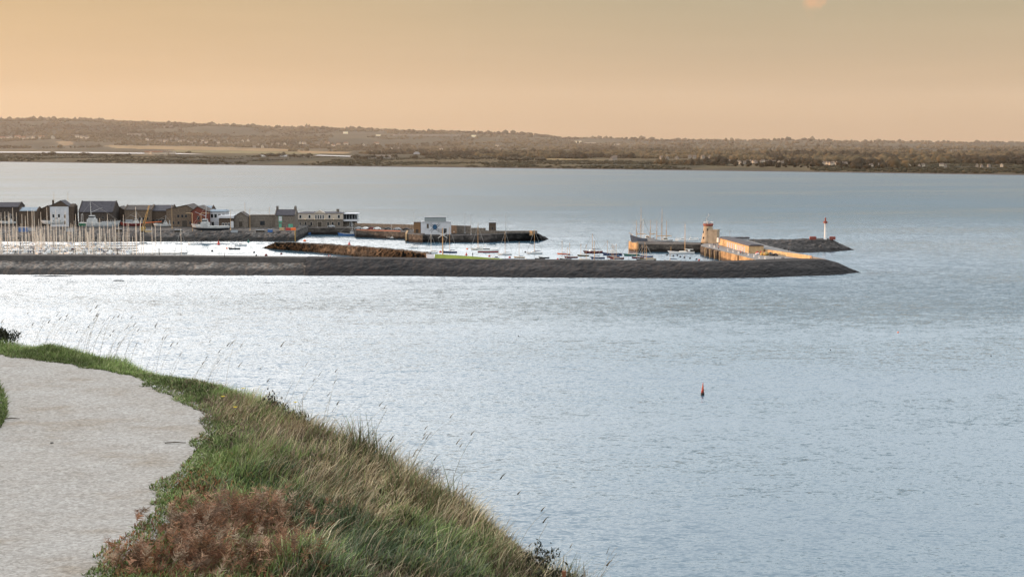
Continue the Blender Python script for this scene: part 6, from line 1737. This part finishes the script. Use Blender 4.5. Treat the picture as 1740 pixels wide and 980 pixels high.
# russet bracken: arching fronds with rows of leaflets
def bracken(cx, cy, label, spread, nfr, seed, Dd):
    rg = np.random.default_rng(seed)
    p = Q(cx, cy, Dd); base = Vector((p.x, p.y, float(ground(np.array([p.x]), np.array([p.y]))[0][0])))
    t_ = thing('bracken_plant', label, 'bracken', base)
    V, F, C = [], [], []; st = MB()
    for i in range(nfr):
        a0 = rg.uniform(0, 6.28); rr = min(1.25, abs(rg.normal(0, .62)))*spread
        bx, by = math.cos(a0)*rr*1.1, math.sin(a0)*rr*1.2
        gz = float(ground(np.array([base.x+bx]), np.array([base.y+by]))[0][0]) - base.z
        a = rg.normal(.3, 1.5)
        Lf = rg.uniform(.06, .22)*(1.1-.5*rr/spread)*(.6+.8*float(vnoise(np.array([bx*6+seed]), np.array([by*6]))[0])); out = rg.uniform(.15, .75); pts = []
        for j in range(9):
            f = j/8; pts.append(Vector((bx+math.cos(a)*Lf*(f**1.5)*out, by+math.sin(a)*Lf*(f**1.5)*out, gz+.01+Lf*(f-.35*out*f**2.4))))
        st.tube(pts[0], pts[4], .0016, .0012, 3); st.tube(pts[4], pts[8], .0012, .0005, 3)
        base_c = np.array([[.42, .21, .115], [.47, .29, .18], [.31, .16, .095], [.40, .30, .20], [.20, .13, .085]])[rg.integers(0, 5)]*rg.uniform(.6, 1.3)
        for j in range(4, 20):
            f = j/20; k = f*8; q = pts[int(k)].lerp(pts[min(8, int(k)+1)], k-int(k)); tg = (pts[min(8, int(k)+1)]-pts[int(k)]).normalized()
            sd = tg.cross(Vector((rg.uniform(-.4, .4), rg.uniform(-.4, .4), 1))).normalized(); ll = .030*math.sin(math.pi*(1-f)**.8)*rg.uniform(.5, 1.2)+.005
            for s in (-1, 1):
                if rg.random() < .25: continue
                e = q + (sd*s*.8 + tg*.7 + Vector((0, 0, rg.uniform(-.7, .4))))*ll; wv = tg*ll*.13 + Vector((0, 0, .0006))
                o_ = len(V); V += [q-wv*.6, q+wv*.6, e+wv*.2, e-wv*.2]; F += [(o_, o_+1, o_+2, o_+3)]; C += [base_c*rg.uniform(.7, 1.2)]*4
    v = np.array([x[:] for x in V]); f = np.array(F)
    np_mesh('frond', v, f.ravel(), np.arange(len(f))*4, None, leafm, np.array(C), t_)
    tag(st.build('stem', mat('bracken stem', (.16, .08, .045), .8, .25, 8), t_), kind='stuff')
bracken(415, 905, 'larger russet bracken clump in the middle of the bank beside the path', .40, 400, 5, 7.95)
bracken(345, 978, 'russet bracken clump at the bottom edge of the photo next to the path', .24, 240, 6, 7.3)
bracken(345, 905, 'upright orange bracken tuft at the left of the larger clump', .16, 200, 21, 7.75)
bracken(455, 985, 'darker brown bracken at the bottom right of the russet clumps', .30, 260, 7, 7.4)
bracken(238, 985, 'thin purplish bracken sprigs spilling over the path edge at the bottom', .16, 70, 9, 7.05)

# bare twiggy shrubs on the edge
def twig(label, px, py, D, h, seed, lean=.3, col=None, leaves=0, name='bare_shrub', cat='shrub'):
    rg = random.Random(seed); q = Q(px, py, D)
    z = float(ground(np.array([q.x]), np.array([q.y]))[0][0])
    t_ = thing(name, label, cat, (q.x, q.y, z)); b = MB(); ends = []
    def grow(p, d, l, r_, lv):
        e = p + d*l; b.tube(p, e, r_, r_*.7, 4); ends.append(e)
        if lv == 0: return
        for _ in range(rg.choice((2, 2, 3))):
            nd = (d + Vector((rg.uniform(-.8, .8)+lean*.3, rg.uniform(-.8, .8), rg.uniform(-.3, .6)))).normalized(); grow(e, nd, l*rg.uniform(.55, .85), r_*.62, lv-1)
    for k in range(4): grow(Vector((rg.uniform(-.06, .06), rg.uniform(-.06, .06), -.02)), Vector((rg.uniform(-.5, .5)+lean, rg.uniform(-.3, .3), 1)).normalized(), h*.3, .0035, 4)
    b.build('branch', mat('dark twig', (.06, .042, .035), .9, .3, 6), t_)
    if leaves:
        e = np.array([x[:] for x in ends for _ in range(leaves)]); n = len(e); rgn = np.random.default_rng(seed)
        e = e + rgn.normal(0, .02, (n, 3))
        V_ = []
        lm = mat('shrub leaf', (.045, .045, .025) if col is None else col, .8, .4, 9)
        o = blades('leaves', e, rgn.uniform(.012, .03, n), rgn.uniform(.008, .016, n), rgn.uniform(0, 6.28, n), rgn.uniform(.2, .9, n), np.ones((n, 3)), 2, .4, .3, lm); o.parent = t_
    return t_
twig('dark leafy shrub poking up at the left end of the bank above the path', 6, 588, 15.0, .26, 3, 0.0, leaves=5)
twig('dark heathery sprig on the crest right of the green bank', 465, 696, 11.2, .15, 4, leaves=1, col=(.13, .075, .06))
twig('dark heathery sprig slightly lower along the crest', 505, 712, 10.85, .10, 14, leaves=1, col=(.13, .08, .06))
twig('curly bare twig standing above the middle of the crest', 718, 806, 9.6, .24, 12, .5)
twig('bare dark shrub hanging over the lower crest', 890, 942, 8.75, .22, 6, .6, leaves=1, col=(.09, .055, .04))
twig('pale feathery sprig at the lowest visible end of the crest', 965, 1010, 8.4, .24, 9, .7, leaves=2, col=(.15, .09, .06))
twig('brown sprig just above the lowest end of the crest', 930, 985, 8.5, .18, 10, .3, leaves=2, col=(.12, .07, .045))
# small post
q = Q(957, 1000, 8.42); z = float(ground(np.array([q.x]), np.array([q.y]))[0][0])
b = MB(); b.tube((0, 0, -.05), (.004, 0, .20), .011, .010, 8); b.tube((.004, 0, .20), (.004, 0, .215), .013, .012, 8)
tag(b.build('post', mat('rusty post', (.22, .09, .045), .8, .3, 12), loc=(q.x, q.y, z)), 'short rusty brown post at the bottom end of the grassy edge', 'post')
# yellow flowers, a pale stone and sticks
M_PETAL = mat('yellow petal', (.70, .50, .03), .7, .1, 20)
for i, (px, py, D, lab) in enumerate([(377, 702, 10.8, 'small yellow flower right of the path bend, lowest of the yellow flowers'), (411, 684, 11.2, 'small yellow flower in the green grass near the top of the bend'), (500, 716, 10.7, 'small yellow flower on the crest among dark sprigs'), (398, 730, 10.4, 'small yellow flower at the brown grass patch')]):
    q = Q(px, py, D); z = float(ground(np.array([q.x]), np.array([q.y]))[0][0])
    t_ = thing('yellow_flower', lab, 'flower', (q.x, q.y, z), 0, 'yellow flowers on the bank')
    b = MB(); b.tube((0, 0, 0), (.01, 0, .17), .0015, .001, 4); b.build('stem', mat('flower stem', (.07, .12, .03), .8, .2, 9), t_)
    b = MB()
    for k in range(8):
        a = k*.785; b.add([(.01, 0, .17), (.01+.013*math.cos(a-.3), .013*math.sin(a-.3), .176), (.01+.018*math.cos(a), .018*math.sin(a), .178), (.01+.013*math.cos(a+.3), .013*math.sin(a+.3), .176)], [(0, 1, 2, 3)])
    b.build('petals', M_PETAL, t_)
def stone(px, py, s, label, m):
    q = P(px, py, GZ + .01); v = IV2*np.array([s, s*.7, s*.5])*(1+(rng.random((len(IV2), 1))-.5)*.2)
    b = MB(); b.add(v.tolist(), IF2.tolist()); tag(b.build('stone', m, loc=q), label, 'stone')
stone(263, 657, .022, 'small white stone at the upper edge of the gravel path', mat('white stone', (.7, .68, .66), .8, .1, 20))
stone(88, 752, .012, 'dark pebble lying on the open gravel', mat('dark stone', (.12, .11, .10), .8, .2, 20))
for px, py, l, lab in ((298, 752, .07, 'thin dark stick lying on the gravel near the bend'), (20, 711, .06, 'dark stick beside the grass tuft at the left edge')):
    q = P(px, py, GZ + .012); b = MB(); b.tube((-l, 0, 0), (0, .008, .004), .004, .004, 5); b.tube((0, .008, .004), (l, .0, .001), .004, .002, 5)
    tag(b.build('stick', mat('stick', (.10, .08, .06), .9, .3, 10), loc=q), lab, 'stick')
